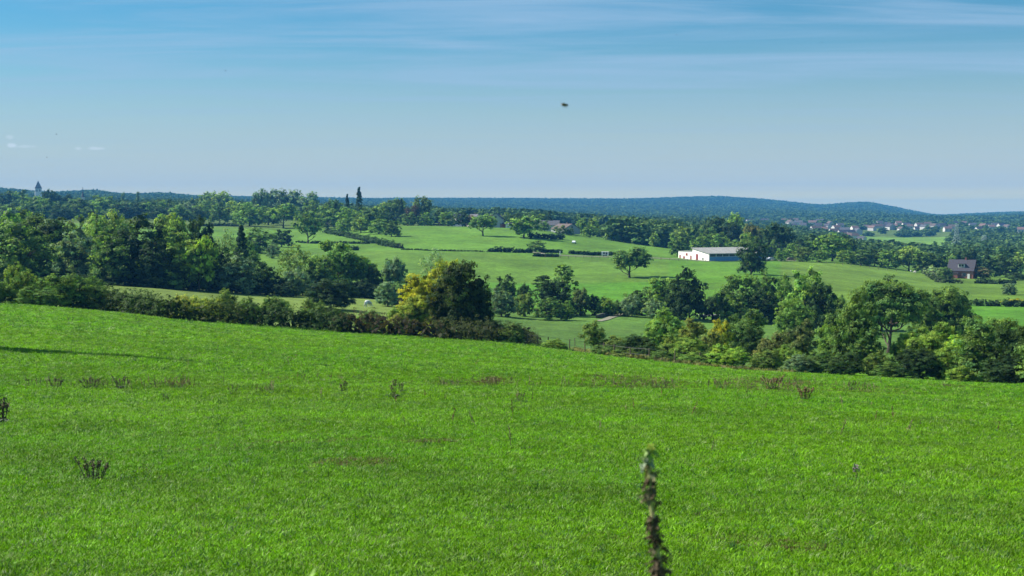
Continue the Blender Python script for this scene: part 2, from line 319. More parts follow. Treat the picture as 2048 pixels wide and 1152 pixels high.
# ------------------------------------------------------------------ foliage generator
def unit(v): return v/np.maximum(np.linalg.norm(v, axis=-1, keepdims=True), 1e-9)
def leaves(P, Nn, size, rng, aspect=0.55, tilt=0.7, up=0.35, v=None, vert=0.0):
    """one small quad per point P, facing roughly Nn"""
    n = len(P); nr = unit(Nn*0.95+np.array([0, 0, up])+rng.normal(size=(n, 3))*tilt*0.55)
    t1 = unit(np.cross(nr, rng.normal(size=(n, 3))))
    if vert: t1 = unit(t1*(1-vert)+np.array([0, 0, vert])+rng.normal(size=(n, 3))*.15)
    t2 = unit(np.cross(nr, t1)); s = size*rng.uniform(.6, 1.35, (n, 1))
    a = P-t1*s; b = P+t2*s*aspect+t1*s*.1; c = P+t1*s; d = P-t2*s*aspect+t1*s*.1
    VV = np.stack([a, b, c, d], 1).reshape(-1, 3); FF = np.arange(n*4).reshape(n, 4)
    return VV, FF, (v if v is not None else rng.uniform(0, 1, n))
def cluster_leaves(C, Cn, per, crad, size, rng, flat=0.55, **kw):
    """leaf clumps: per leaves around each centre, thinner along the outward direction"""
    n = len(C); off = rng.normal(size=(n, per, 3)); off /= np.maximum(np.linalg.norm(off, axis=2, keepdims=True), 1e-6); off *= rng.uniform(.2, 1, (n, per, 1))**.6
    off[..., 2] *= flat; off *= crad*rng.uniform(.6, 1.4, (n, 1, 1))
    P = (C[:, None]+off).reshape(-1, 3); nn = unit(off*.8+Cn[:, None]*crad*1.0).reshape(-1, 3)
    cv = rng.uniform(0, 1, (n, 1)); v = (0.6*cv+0.4*rng.uniform(0, 1, (n, per))).ravel()
    return leaves(P, nn, size, rng, v=v, **kw)
def lobes_for(kind, rng):
    Lb = []
    if kind in ('round', 'full', 'sparse', 'bush', 'ragged'):
        zc, rz, rr, k = {'round': (.62, .34, .36, 15), 'full': (.52, .44, .36, 20), 'sparse': (.58, .38, .34, 18), 'bush': (.42, .46, .40, 18), 'ragged': (.54, .42, .33, 16)}[kind]
        Lb.append((0, 0, zc, rr*.8, rr*.8, rz*.82))
        for q in range(k):
            th = q*2.399+rng.uniform(-.3, .3); s = -.75+1.7*(q+.5)/k; s = min(s, .95); c = math.sqrt(max(0, 1-s*s))
            m = rng.uniform(.7, 1.1) if kind != 'ragged' else rng.uniform(.65, 1.35)
            r = rng.uniform(.11, .19)*(1.1 if kind in ('round', 'bush') else .9)
            Lb.append((rr*m*c*math.cos(th), rr*m*c*math.sin(th), zc+rz*s*m*.9, r*1.15, r*1.15, r*rng.uniform(.65, 1)))
        if kind == 'full':
            for q in range(9):
                th = q*.7+.3; Lb.append((.30*math.cos(th), .30*math.sin(th), rng.uniform(.14, .3), .15, .15, .15))
    elif kind == 'oak':
        for q in range(24):
            th = q*2.399; rad = .40*math.sqrt((q+.3)/24)*rng.uniform(.85, 1.15); z = .82-.9*rad*rad/.16*.28+rng.uniform(-.16, .08)
            r = rng.uniform(.11, .17); Lb.append((rad*math.cos(th), rad*math.sin(th), z, r*1.25, r*1.25, r*.62))
        for q in range(7):
            th = q*.9; Lb.append((.3*math.cos(th), .3*math.sin(th), rng.uniform(.36, .55), .13, .13, .07))
    elif kind == 'twin':          # two-headed tree
        for (cx, cz, s) in ((-.17, .55, 1.0), (.2, .62, .9), (0, .35, .9)):
            Lb.append((cx, 0, cz, .22*s, .25*s, .26*s))
            for q in range(9):
                th = q*2.4; s2 = -.7+1.6*q/9; c = math.sqrt(max(0, 1-s2*s2)); r = rng.uniform(.09, .14)
                Lb.append((cx+.24*c*math.cos(th), .26*c*math.sin(th), cz+.28*s2, r, r, r*.8))
    elif kind == 'poplar':
        for q in range(14):
            z = .1+.85*q/13; r = .3*math.sin(PI*min(1, max(.12, .12+.8*z)))**.6+.08; Lb.append((rng.uniform(-.1, .1), rng.uniform(-.1, .1), z, r, r, .08))
    return Lb
def build_crown(kind, ncl, per, size, seed, crad=None):
    rng = np.random.default_rng(seed)
    crad = crad or .055
    if kind == 'conifer':
        n = ncl; z = rng.uniform(.06, 1.0, n)**.9; th = rng.uniform(0, 2*PI, n); tier = (z*13) % 1
        r = (1-z)**.8*.46*(1-.38*tier)*rng.uniform(.55, 1.08, n)+.012
        C = np.stack([r*np.cos(th), r*np.sin(th), z-.12*r], 1); Cn = np.stack([np.cos(th), np.sin(th), np.full(n, .4)], 1)
        Vv, Ff, v = cluster_leaves(C, Cn, per, crad*(.5+.7*(1-z.mean())), size, rng, flat=.35)
    elif kind == 'pine':
        n = ncl; k = rng.integers(0, 9, n); zc = .35+.62*k/8; th = rng.uniform(0, 2*PI, n); r = rng.uniform(.05, 1, n)**.6*(.5-.33*((zc-.35)/.62)**1.6)
        C = np.stack([r*np.cos(th+k), r*np.sin(th+k)*.9, zc+rng.normal(size=n)*.018-.08*r], 1); Cn = np.stack([np.cos(th), np.sin(th), np.full(n, .9)], 1)
        Vv, Ff, v = cluster_leaves(C, Cn, per, crad, size, rng, flat=.3)
    else:
        Lb = np.array(lobes_for(kind, rng)); area = (Lb[:, 3]*Lb[:, 5])**1.0; pr = area/area.sum()
        need = ncl; Cs = []; Ns = []; tries = 0
        while need > 0 and tries < 30:
            tries += 1; li = rng.choice(len(Lb), size=ncl*2, p=pr); d = unit(rng.normal(size=(ncl*2, 3))); d = d[d[:, 2] > -.75] if True else d; li = li[:len(d)]
            rr = rng.uniform(.72, 1.04, (len(d), 1)); c = Lb[li, :3]+d*Lb[li, 3:6]*rr
            q = np.min(np.linalg.norm((c[:, None]-Lb[None, :, :3])/Lb[None, :, 3:6], axis=2)+(np.arange(len(Lb))[None] == li[:, None])*9, axis=1)
            ok = q > .80; c = c[ok]; d2 = unit(d[ok]/Lb[li[ok], 3:6]); Cs.append(c); Ns.append(d2); need -= len(c)
        C = np.concatenate(Cs)[:ncl]; Cn = np.concatenate(Ns)[:ncl]
        Vv, Ff, v = cluster_leaves(C, Cn, per, crad, size, rng)
        # inner mass to block the sky, its leaves darkened to paint the crown's shade
        m = int(ncl*per*(.10 if kind != 'sparse' else .04)); li = rng.choice(len(Lb), size=m, p=pr); d = unit(rng.normal(size=(m, 3)))
        P = Lb[li, :3]+d*Lb[li, 3:6]*rng.uniform(.1, .7, (m, 1)); v2, f2, a2 = leaves(P, d, size*(2.4 if kind != 'sparse' else 1.5), rng, aspect=.8)
        Ff = np.concatenate([Ff, f2+len(Vv)]); Vv = np.concatenate([Vv, v2]); v = np.concatenate([v, a2*.15])
    lo = np.percentile(Vv, .6, axis=0); hi = np.percentile(Vv, 99.4, axis=0); mid = (lo+hi)/2
    Vv[:, 0] = (Vv[:, 0]-mid[0])/(hi[0]-lo[0]); Vv[:, 1] = (Vv[:, 1]-mid[1])/(hi[1]-lo[1])
    zb = lo[2] if kind in ('bush',) else None
    Vv[:, 2] = Vv[:, 2]/hi[2] if zb is None else (Vv[:, 2]-zb)/(hi[2]-zb)
    return Vv, Ff, v
def build_trunk(kind, seed, r=.028):
    rng = np.random.default_rng(seed+77); mb = MB(); rd = random.Random(seed)
    top = {'conifer': .96, 'poplar': .9, 'pine': .9}.get(kind, .62); pts = []; rad = []
    for k in range(7):
        s = k/6; pts.append((.02*math.sin(3*s+seed), .02*math.sin(2.3*s+seed*2)*s, top*s-.02)); rad.append(r*(1-.72*s)*(1.55 if k == 0 else 1))
    mb.tube(pts, rad, 8)
    if kind not in ('conifer', 'poplar'):
        for q in range(9):
            s = rd.uniform(.25, .85); b = Vector(pts[int(s*6)]); th = q*2.4+rd.random(); ln = rd.uniform(.2, .36); e = b+Vector((ln*math.cos(th), ln*math.sin(th), ln*rd.uniform(.45, 1.0))); m = (b+e)/2+Vector((0, 0, -.03))
            mb.tube([b, m, e], [r*.5, r*.33, r*.12], 5)
            for w in range(2):
                e2 = e+Vector((rd.uniform(-.1, .1), rd.uniform(-.1, .1), rd.uniform(.0, .12))); mb.tube([m, (m+e2)/2+Vector((0, 0, .02)), e2], [r*.28, r*.18, r*.08], 4)
    return mb
_pc = {}
LOD = {0: (430, 40, .0135, .058), 1: (240, 24, .022, .068), 2: (120, 14, .034, .08)}
def proto(kind, lod, seed, pale=False):
    key = (kind, lod, seed, pale)
    if key in _pc: return _pc[key]
    ncl, per, size, crad = LOD[lod]
    if kind in ('conifer', 'pine'): crad *= .8
    if kind == 'sparse': ncl = int(ncl*.62); per = int(per*.9); crad *= 1.15; size *= .85
    Vv, Ff, v = build_crown(kind, ncl, per, size, seed, crad)
    cm = npmesh('crown', Vv, Ff, M_leaf, v)
    mb = build_trunk(kind, seed, .02 if kind in ('sparse', 'poplar') else .028)
    tm = bpy.data.meshes.new('trunk'); tm.from_pydata(mb.v, [], mb.f); tm.update(); tm.materials.append(M_bark_pale if pale else M_bark)
    _pc[key] = (cm, tm); return _pc[key]
rnd = random.Random(5)
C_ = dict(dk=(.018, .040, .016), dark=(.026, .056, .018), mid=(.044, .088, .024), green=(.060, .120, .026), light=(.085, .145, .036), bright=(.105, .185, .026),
          ygreen=(.088, .125, .024), yellow=(.17, .158, .014), orange=(.10, .105, .025), grey=(.075, .105, .062), pale=(.115, .145, .075), brown=(.075, .062, .032), olive=(.072, .098, .026), red=(.055, .038, .022), conif=(.018, .042, .022), twig=(.085, .062, .045))
TREES = []
def T(px, top, w, d=None, base=None, kind='full', c='mid', label=None, group=None, lo=None, cat='tree', name=None, seed=None, depth=None):
    """a tree or bush: column, top row and width in photo pixels; distance d, or the row of its foot"""
    if base is not None:
        lo = lo or 172; P = hit(px, base, lo)
    else: P = at(px, d, (top+520)/2)
    D = math.hypot(P.x, P.y); topz = z_at(px, top, D); h = max(topz-P.z, 1.0); W = w/F*D*1.09
    lod = 0 if D < 270 else (1 if D < 520 else 2)
    if seed is None: seed = rnd.randrange(3 if lod else 4)
    cm, tm = proto(kind, lod, seed, kind == 'sparse')
    nm = name or {'conifer': 'spruce_tree', 'pine': 'pine_tree', 'poplar': 'poplar_tree', 'bush': 'bush', 'oak': 'oak_tree'}.get(kind, 'tree')
    e = empty(nm, P-Vector((0, 0, .05)), rnd.uniform(0, 6.28) if kind != 'twin' else .2)
    if kind == 'twin': e.rotation_euler.z = 0
    e.scale = (W, (depth/F*D) if depth else W, h)
    cr = link('crown', cm, e); col = C_[c] if isinstance(c, str) else c
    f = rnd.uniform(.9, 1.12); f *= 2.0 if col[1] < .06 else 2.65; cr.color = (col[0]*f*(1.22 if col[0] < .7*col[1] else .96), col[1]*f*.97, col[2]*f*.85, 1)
    if kind == 'bush': cr.name = 'foliage'
    tr = link('trunk', tm, e)
    if kind == 'bush': tr.name = 'stem'
    tag(e, label, cat if kind != 'bush' else ('bush' if cat == 'tree' else cat), group)
    TREES.append((px, D, W)); return e
exec_after = []

# ------------------------------------------------------------------ trees: left woodland
G = 'trees of the woodland behind the left hedge'
T(-45, 445, 150, 335, c='dark', label='dark tree cut by the left edge of the picture, behind the hedge', group=G)
T(28, 448, 130, 322, c='mid', label='broad dark green tree at the left end of the woodland', group=G)
T(80, 432, 115, 350, c='dark', label='tall dark tree whose top stands beside the small far field at left', group=G, kind='round')
T(10, 425, 90, 420, c='green', label='tree at the left edge, topping the woodland behind', group=G)
T(62, 424, 80, 430, c='olive', label='olive topped tree rising behind the dark left woodland', group=G)
T(112, 440, 50, 420, c='mid', label='small rounded tree left of the far field gap', group=G)
T(135, 445, 50, 400, c='light', label='small pale tree in front of the far field gap', group=G)
T(146, 462, 85, 338, c='grey', label='grey green hazy tree between two dark crowns in the left woodland', group=G)
T(178, 428, 60, 430, c='mid', label='dull green tree left of the light round crown', group=G)
T(215, 424, 80, 385, c='light', label='light green round crown rising over the left woodland', group=G, kind='round')
T(188, 452, 60, 350, c='green', label='leafy tree just below the light round crown', group=G)
T(268, 436, 135, 325, c='dark', label='biggest dark tree in the middle of the left woodland', group=G, kind='full')
T(225, 470, 80, 322, c='mid', label='lower tree leaning on the biggest dark tree from the left', group=G)
T(312, 480, 70, 318, c='dk', label='darkest low crown right of the biggest dark tree', group=G)
T(340, 428, 62, 375, c='light', label='light green tree with a tall round top over the woodland', group=G, kind='round')
T(372, 452, 55, 355, c='dark', label='dark crown below and right of the tall light green tree', group=G)
T(400, 434, 52, 370, c='dark', label='dark layered tree at the right shoulder of the woodland top', group=G, kind='ragged')
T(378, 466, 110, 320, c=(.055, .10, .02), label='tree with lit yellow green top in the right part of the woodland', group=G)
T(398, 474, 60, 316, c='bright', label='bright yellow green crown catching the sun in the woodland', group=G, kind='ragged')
T(440, 490, 70, 322, c='dark', label='dark tree right of the sunlit yellow green crown', group=G)
T(448, 458, 40, 380, c='pale', label='pale feathery tree beside the small bright field', group=G, kind='sparse')
T(484, 452, 44, 372, c='conif', label='dark narrow tree at the right end of the woodland top', group=G, kind='conifer')
T(470, 512, 80, 318, c='grey', label='grey green willow like tree low in the woodland edge', group=G)
T(512, 512, 75, 326, c='dark', label='sloping dark tree ending the woodland above the field', group=G)
T(520, 455, 66, base=506, lo=350, c='mid', label='round dark tree on the hillside above the woodland end', group='trees along the hillside hedge')
T(492, 470, 50, 400, c='green', label='green tree behind the narrow dark one', group=G)
T(563, 459, 42, base=494, lo=380, c='dark', label='dark round tree right of the hillside one, by the lone tree', group='trees along the hillside hedge')
T(546, 488, 26, base=517, lo=350, c='grey', label='small grey green bush on the hillside field edge', kind='bush')
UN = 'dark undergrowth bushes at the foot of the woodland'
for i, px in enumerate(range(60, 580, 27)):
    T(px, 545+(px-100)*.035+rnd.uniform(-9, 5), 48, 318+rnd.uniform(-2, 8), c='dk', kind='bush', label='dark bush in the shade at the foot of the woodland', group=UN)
# centre-left trees below the hillside
T(596, 490, 74, 345, c='olive', kind='sparse', label='tall feathery olive tree standing left of the green pair')
T(590, 535, 60, 332, c='grey', kind='bush', label='grey green bush under the feathery olive tree')
T(675, 484, 88, 350, c='green', kind='ragged', label='tall green tree with a spiky top above the lower field')
T(640, 515, 60, 342, c='mid', kind='ragged', label='green tree filling the gap between feathery and spiky trees')
T(722, 508, 70, 352, c='green', kind='ragged', label='loose green tree right of the spiky topped one')
T(748, 532, 34, 345, c='dark', kind='ragged', label='slim dark tree ending the middle group')
T(662, 557, 88, base=618, lo=180, c='dk', kind='full', label='dark rounded thicket standing in front of the lower field', name='tree')
T(789, 515, 46, 352, c='grey', kind='round', label='grey green willow with round head on the hillside')
T(864, 497, 46, 385, c='pale', kind='sparse', label='pale silvery willow behind the yellow tree top')
T(775, 563, 48, base=613, lo=200, c='grey', kind='full', label='small grey green tree beside the grazing white cow')
T(820, 560, 50, 340, c='dark', kind='full', label='dark tree partly behind the yellow leaved tree')
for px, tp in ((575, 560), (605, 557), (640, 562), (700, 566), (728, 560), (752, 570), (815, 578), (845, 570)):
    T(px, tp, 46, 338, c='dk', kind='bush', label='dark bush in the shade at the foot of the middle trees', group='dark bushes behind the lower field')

# big tree at the hedge; its shaded right half painted as dark crowns
T(846, 548, 92, 166, c='yellow', kind='ragged', seed=1, label='yellow leaved half of the big tree at the hedge end')
T(826, 590, 60, 163, c=(.14, .15, .03), kind='ragged', label='yellow green shrub below the yellow leaved tree')
T(868, 540, 70, 172, c=(.15, .15, .018), kind='full', label='yellow green crown between the yellow and the dark halves')
T(920, 524, 118, 161, c=(.022, .040, .014), kind='full', seed=2, label='dark coloured shaded half of the big tree at the hedge end')
T(900, 521, 76, 168, c=(.13, .135, .018), kind='full', label='yellowish topped crown behind the dark half of the big tree')
T(958, 575, 52, 160, c='dk', kind='full', label='dark leaning crown on the shaded right of the big tree')
T(806, 612, 60, 163, c='ygreen', kind='bush', label='yellow green bush left of the yellow tree')
T(790, 628, 40, 161, c='orange', kind='bush', label='small orange brown bush at the hedge by the yellow tree')

# ------------------------------------------------------------------ plateau at the left and centre
G = 'trees on the plateau above the hillside fields'
for row_ in (
 (520, 378, 34, 1150, 'round', 'grey', 'grey green round top at the left of the tall pale group'),
 (552, 378, 50, 1180, 'round', 'grey', 'tall pale round tree standing highest of the pale group'),
 (585, 380, 46, 1180, 'round', 'grey', 'second tall pale round tree of the plateau group'),
 (615, 384, 44, 1170, 'round', 'grey', 'right end of the tall pale group on the plateau'),
 (500, 405, 50, 900, 'full', 'green', 'green tree left below the tall pale group'),
 (537, 412, 44, 930, 'full', 'mid', 'mid green tree under the tall pale group'),
 (470, 402, 42, 960, 'full', 'light', 'light green tree standing left of the plateau group'),
 (440, 405, 38, 960, 'full', 'mid', 'green tree above the small bright field'),
 (568, 407, 54, 880, 'round', 'green', 'broad green tree with trunk on the plateau edge'),
 (624, 402, 44, 900, 'full', 'mid', 'mid green tree behind the lone hillside tree'),
 (655, 412, 52, 860, 'full', 'green', 'green tree right of the lone hillside tree'),
 (668, 398, 36, 900, 'round', 'mid', 'rounded tree left of the two dark spruces'),
 (693, 389, 18, 870, 'conifer', 'conif', 'shorter of the two dark spruces on the plateau'),
 (716, 375, 25, 860, 'conifer', 'conif', 'tallest dark spruce standing out against the sky'),
 (700, 414, 50, 810, 'full', 'green', 'green tree below the two spruces'),
 (735, 414, 56, 800, 'full', 'mid', 'dark broad tree right below the spruces'),
 (722, 432, 36, 770, 'full', 'light', 'light green tree on the lane hedge'),
 (686, 437, 26, 790, 'full', 'green', 'small tree of the lane hedge, left part'),
 (757, 438, 40, 745, 'full', 'green', 'green tree next to the end of the lane hedge'),
 (783, 441, 36, 715, 'full', 'mid', 'last tree at the right end of the lane hedge'),
 (762, 405, 30, 930, 'round', 'light', 'light green tree left of the dark plateau crown'),
 (787, 396, 50, 940, 'round', 'mid', 'dark round crown above the hillside field corner'),
 (772, 424, 34, 840, 'full', 'dark', 'dark small tree at the corner of the hillside field'),
 (803, 398, 16, 930, 'conifer', 'conif', 'small spruce beside the dark plateau crown'),
 (816, 424, 38, 880, 'bush', 'mid', 'round green bush above the hillside field'),
 (845, 392, 38, 960, 'round', 'olive', 'big round brownish green tree above the field'),
 (824, 410, 30, 930, 'round', 'red', 'dark red brown tree left of the big brownish one'),
 (850, 425, 36, 880, 'bush', 'green', 'green bush below the big brownish tree'),
 (880, 417, 22, 900, 'round', 'dark', 'dark round tree left of the white house'),
 (897, 424, 34, 880, 'full', 'green', 'green tree in the gardens left of the white house'),
 (925, 424, 34, 850, 'full', 'dark', 'dark tree in front of the white gabled house'),
 (940, 430, 24, 850, 'bush', 'brown', 'brownish shrub in front of the white gabled house'),
 (1012, 425, 30, 850, 'full', 'mid', 'green tree between the two farm roofs'),
 (1032, 425, 28, 870, 'round', 'dark', 'dark rounded tree behind the two headed tree'),
 (1058, 423, 30, 880, 'round', 'mid', 'rounded tree right behind the two headed tree'),
 (1080, 428, 26, 880, 'full', 'light', 'small light tree left of the dark conical one'),
 (1100, 425, 18, 880, 'conifer', 'dark', 'dark conical tree behind the long bungalow'),
 (1089, 441, 24, 800, 'full', 'green', 'green tree in front of the long bungalow roof'),
 (1120, 450, 30, 785, 'bush', 'olive', 'olive garden bush in front of the bungalow'),
 (1140, 456, 16, 785, 'bush', 'mid', 'small garden bush by the grey gable'),
 (1163, 435, 28, 830, 'full', 'green', 'green tree right of the grey gable'),
 (1187, 434, 28, 850, 'full', 'light', 'light green tree, second right of the grey gable'),
 (1204, 448, 22, 830, 'full', 'mid', 'small tree between the light green and dark ones'),
 (1232, 441, 40, 800, 'full', 'mid', 'dark green broad tree at the right end of the hillside field'),
 (1266, 454, 34, 800, 'full', 'dark', 'tree with dark narrow foliage above the road'),
 (1290, 462, 30, 830, 'bush', 'mid', 'low dark bush beside the road'),
 (1318, 449, 42, 830, 'full', 'dark', 'dark tree above the road bend'),
 (1309, 464, 20, 770, 'full', 'light', 'small light green tree in front of the road bend'),
 (1364, 454, 44, 740, 'full', 'light', 'light green tree left behind the white barn'),
 (1336, 468, 30, 780, 'bush', 'mid', 'green bush between road and barn'),
 (1440, 433, 66, 760, 'round', 'dark', 'highest dark tree behind the white barn'),
 (1466, 447, 50, 750, 'full', 'dk', 'dark lower crown right of the highest barn tree'),
 (1412, 455, 40, 740, 'full', 'mid', 'green tree left of the highest barn tree'),
 (1471, 425, 30, 900, 'round', 'bright', 'bright green tree topping the skyline behind the barn'),
 (1440, 465, 40, 700, 'full', 'green', 'light leafy tree just above the barn roof'),
 (1400, 472, 36, 700, 'bush', 'green', 'green bush above the left end of the barn roof'),
 (1475, 478, 40, 690, 'bush', 'mid', 'green bush above the right end of the barn roof'),
 (1508, 447, 42, 720, 'round', (.070, .068, .028), 'rusty brown topped tree behind the barn'),
 (1496, 466, 34, 660, 'full', 'ygreen', 'yellow green crown in front of the rusty brown tree'),
 (1558, 446, 62, 700, 'round', 'dark', 'broad dark tree right of the rusty brown one'),
 (1540, 480, 30, 660, 'bush', 'mid', 'bush below the broad dark tree'),
 (1582, 486, 30, 650, 'full', 'green', 'light tipped small tree by the farm yard'),
 (1562, 497, 24, 628, 'bush', 'green', 'low bush by the parked white cars'),
 (1600, 476, 50, 740, 'full', 'dark', 'dark tree behind the round hedge bush'),
 (1606, 494, 36, 632, 'bush', 'olive', 'round clipped bush on the field brow'),
 (1632, 468, 46, 700, 'full', 'dark', 'dark green tree at the left of the village row'),
 (1664, 466, 60, 665, 'round', 'green', 'big green tree below the village'),
 (1690, 470, 44, 690, 'round', 'dark', 'dark crown right of the big green tree below the village'),
 (1640, 500, 34, 640, 'bush', 'green', 'green bush at the foot of the big green tree'),
 (1693, 500, 32, 645, 'bush', 'ygreen', 'yellowish bush along the field brow'),
 (1722, 500, 44, 650, 'full', 'mid', 'mid green tree on the field brow'),
 (1750, 497, 40, 660, 'full', 'dark', 'dark tree on the field brow, right of the mid green one'),
 (1778, 500, 38, 650, 'full', 'green', 'green tree with a narrow foot on the field brow'),
 (1818, 492, 56, 650, 'round', 'light', 'light green broad tree on the field brow'),
 (1846, 505, 40, 645, 'full', 'mid', 'tree right of the light green broad tree'),
 (1872, 510, 46, 650, 'full', 'dark', 'dark tree left behind the brick house'),
 (1898, 512, 36, 680, 'full', 'green', 'green tree tight behind the brick house'),
 (1932, 497, 44, 700, 'round', 'dk', 'very dark tree rising behind the brick house roof'),
 (1977, 496, 24, 640, 'conifer', 'conif', 'dark spruce right of the brick house'),
 (2012, 510, 54, 640, 'full', 'dark', 'broad dark tree right of the spruce'),
 (2042, 505, 40, 700, 'full', 'light', 'light green tree at the right edge behind the dark one'),
 (1962, 532, 34, 615, 'full', 'brown', 'thin brownish tree by the brick house wall'),
 (1868, 530, 32, 590, 'sparse', 'pale', 'small pale tree in the garden of the brick house'),
 (1893, 534, 28, 585, 'full', 'mid', 'dark garden tree in front of the brick house'),
 (2035, 545, 36, 600, 'full', 'dark', 'dark tree by the right edge of the picture'),
 ):
    px, tp, w, d, kd, c, lb = row_
    T(px, tp, w, d, kind=kd, c=c, label=lb, group=G if kd != 'bush' else 'bushes around the farms')
T(615, 425, 50, base=487, lo=450, c='mid', kind='round', label='lone tree with bare trunk on the hillside left of the lane hedge', name='field_tree')
T(966, 428, 54, base=472, lo=500, c='green', kind='round', seed=0, name='field_tree', label='lone spreading tree on the middle of the hillside field')
T(1047, 432, 62, base=476, lo=500, c='green', kind='twin', seed=0, label='two headed tree joined to a hedge on the hillside', name='field_tree')
T(1180, 449, 30, base=475, lo=500, c='green', kind='full', label='small round tree on the field edge with a flat foot', name='field_tree')
T(1072, 480, 35, base=504, lo=480, c='mid', kind='full', name='bush', label='round bush rising from the middle of the clipped hedge')
T(1354, 473, 34, base=513, lo=480, c='mid', kind='full', label='bushy tree at the left corner of the white barn', name='field_tree')
T(1260, 494, 70, base=555, lo=380, c='mid', kind='round', seed=1, name='field_tree', label='lone spreading tree casting a long shadow on the slope')
T(1503, 474, 54, base=549, lo=420, c='dark', kind='full', seed=1, label='tall tree in front of the white barn with drooping lower foliage', name='field_tree')
T(2018, 566, 26, base=590, lo=420, c='grey', kind='full', label='small grey green tree on the right field above the yellow bush', name='field_tree')
T(2026, 596, 36, base=611, lo=350, c='yellow', kind='bush', label='yellow bush in the far hedge at the right edge')

# ------------------------------------------------------------------ plateau further left (behind the woodland)
G = 'trees beyond the woodland at left'
FL = [
 (8, 386, 40, 1250, 'full', 'dark', 'dark tree at the far left under the skyline'), (40, 380, 52, 1300, 'full', 'mid', 'broad tree left below the water tower'),
 (66, 392, 44, 1150, 'full', 'green', 'green tree just below the white tower'), (104, 379, 34, 1250, 'round', 'dark', 'dark round top right of the white tower'),
 (92, 398, 46, 1100, 'full', 'green', 'green tree under the dark round top'), (136, 387, 24, 1250, 'round', 'dk', 'dark narrow crown left of the church spire'),
 (160, 397, 52, 1050, 'full', 'mid', 'tree standing in front of the church spire'), (205, 391, 56, 1150, 'full', 'green', 'big green tree right of the church spire'),
 (182, 408, 40, 1000, 'full', 'mid', 'lower tree right of the church spire'), (20, 408, 46, 1000, 'full', 'mid', 'tree at the left edge above the woodland'),
 (55, 412, 40, 980, 'full', 'dark', 'dark tree in the row above the left woodland'), (125, 410, 44, 1000, 'full', 'dark', 'dark tree above the small far field'),
 (247, 384, 8, 1500, 'poplar', 'grey', 'left one of the two slim poplars on the skyline'), (277, 383, 8, 1500, 'poplar', 'grey', 'right one of the two slim poplars on the skyline'),
 (245, 408, 44, 1020, 'full', 'dk', 'dark blue green tree under the poplars'), (275, 408, 44, 1030, 'full', 'dk', 'dark tree right of the one under the poplars'),
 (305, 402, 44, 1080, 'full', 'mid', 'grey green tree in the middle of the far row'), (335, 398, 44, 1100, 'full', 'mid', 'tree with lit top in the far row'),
 (354, 410, 28, 980, 'round', 'green', 'small round green tree standing forward of the far row'), (322, 412, 40, 1020, 'full', 'dark', 'dark lower tree in the far row'),
 (385, 397, 44, 1120, 'full', 'grey', 'pale grey tree left of the two round crowns'), (408, 402, 40, 1020, 'full', 'mid', 'dark backed tree below the two round crowns'),
 (420, 383, 40, 1300, 'round', 'light', 'left of two light round crowns on the skyline'), (445, 382, 40, 1290, 'round', 'light', 'right of two light round crowns on the skyline'),
 (372, 418, 30, 980, 'full', 'mid', 'small tree above the field strip'), (395, 415, 30, 990, 'full', 'dark', 'dark small tree above the field strip'),
 (220, 418, 40, 990, 'full', 'mid', 'green tree right of the small far field'), (478, 420, 28, 930, 'full', 'green', 'small green tree beside the plateau group')]
for px, tp, w, d, kd, c, lb in FL: T(px, tp, w, d, kind=kd, c=c, label=lb, group=G)

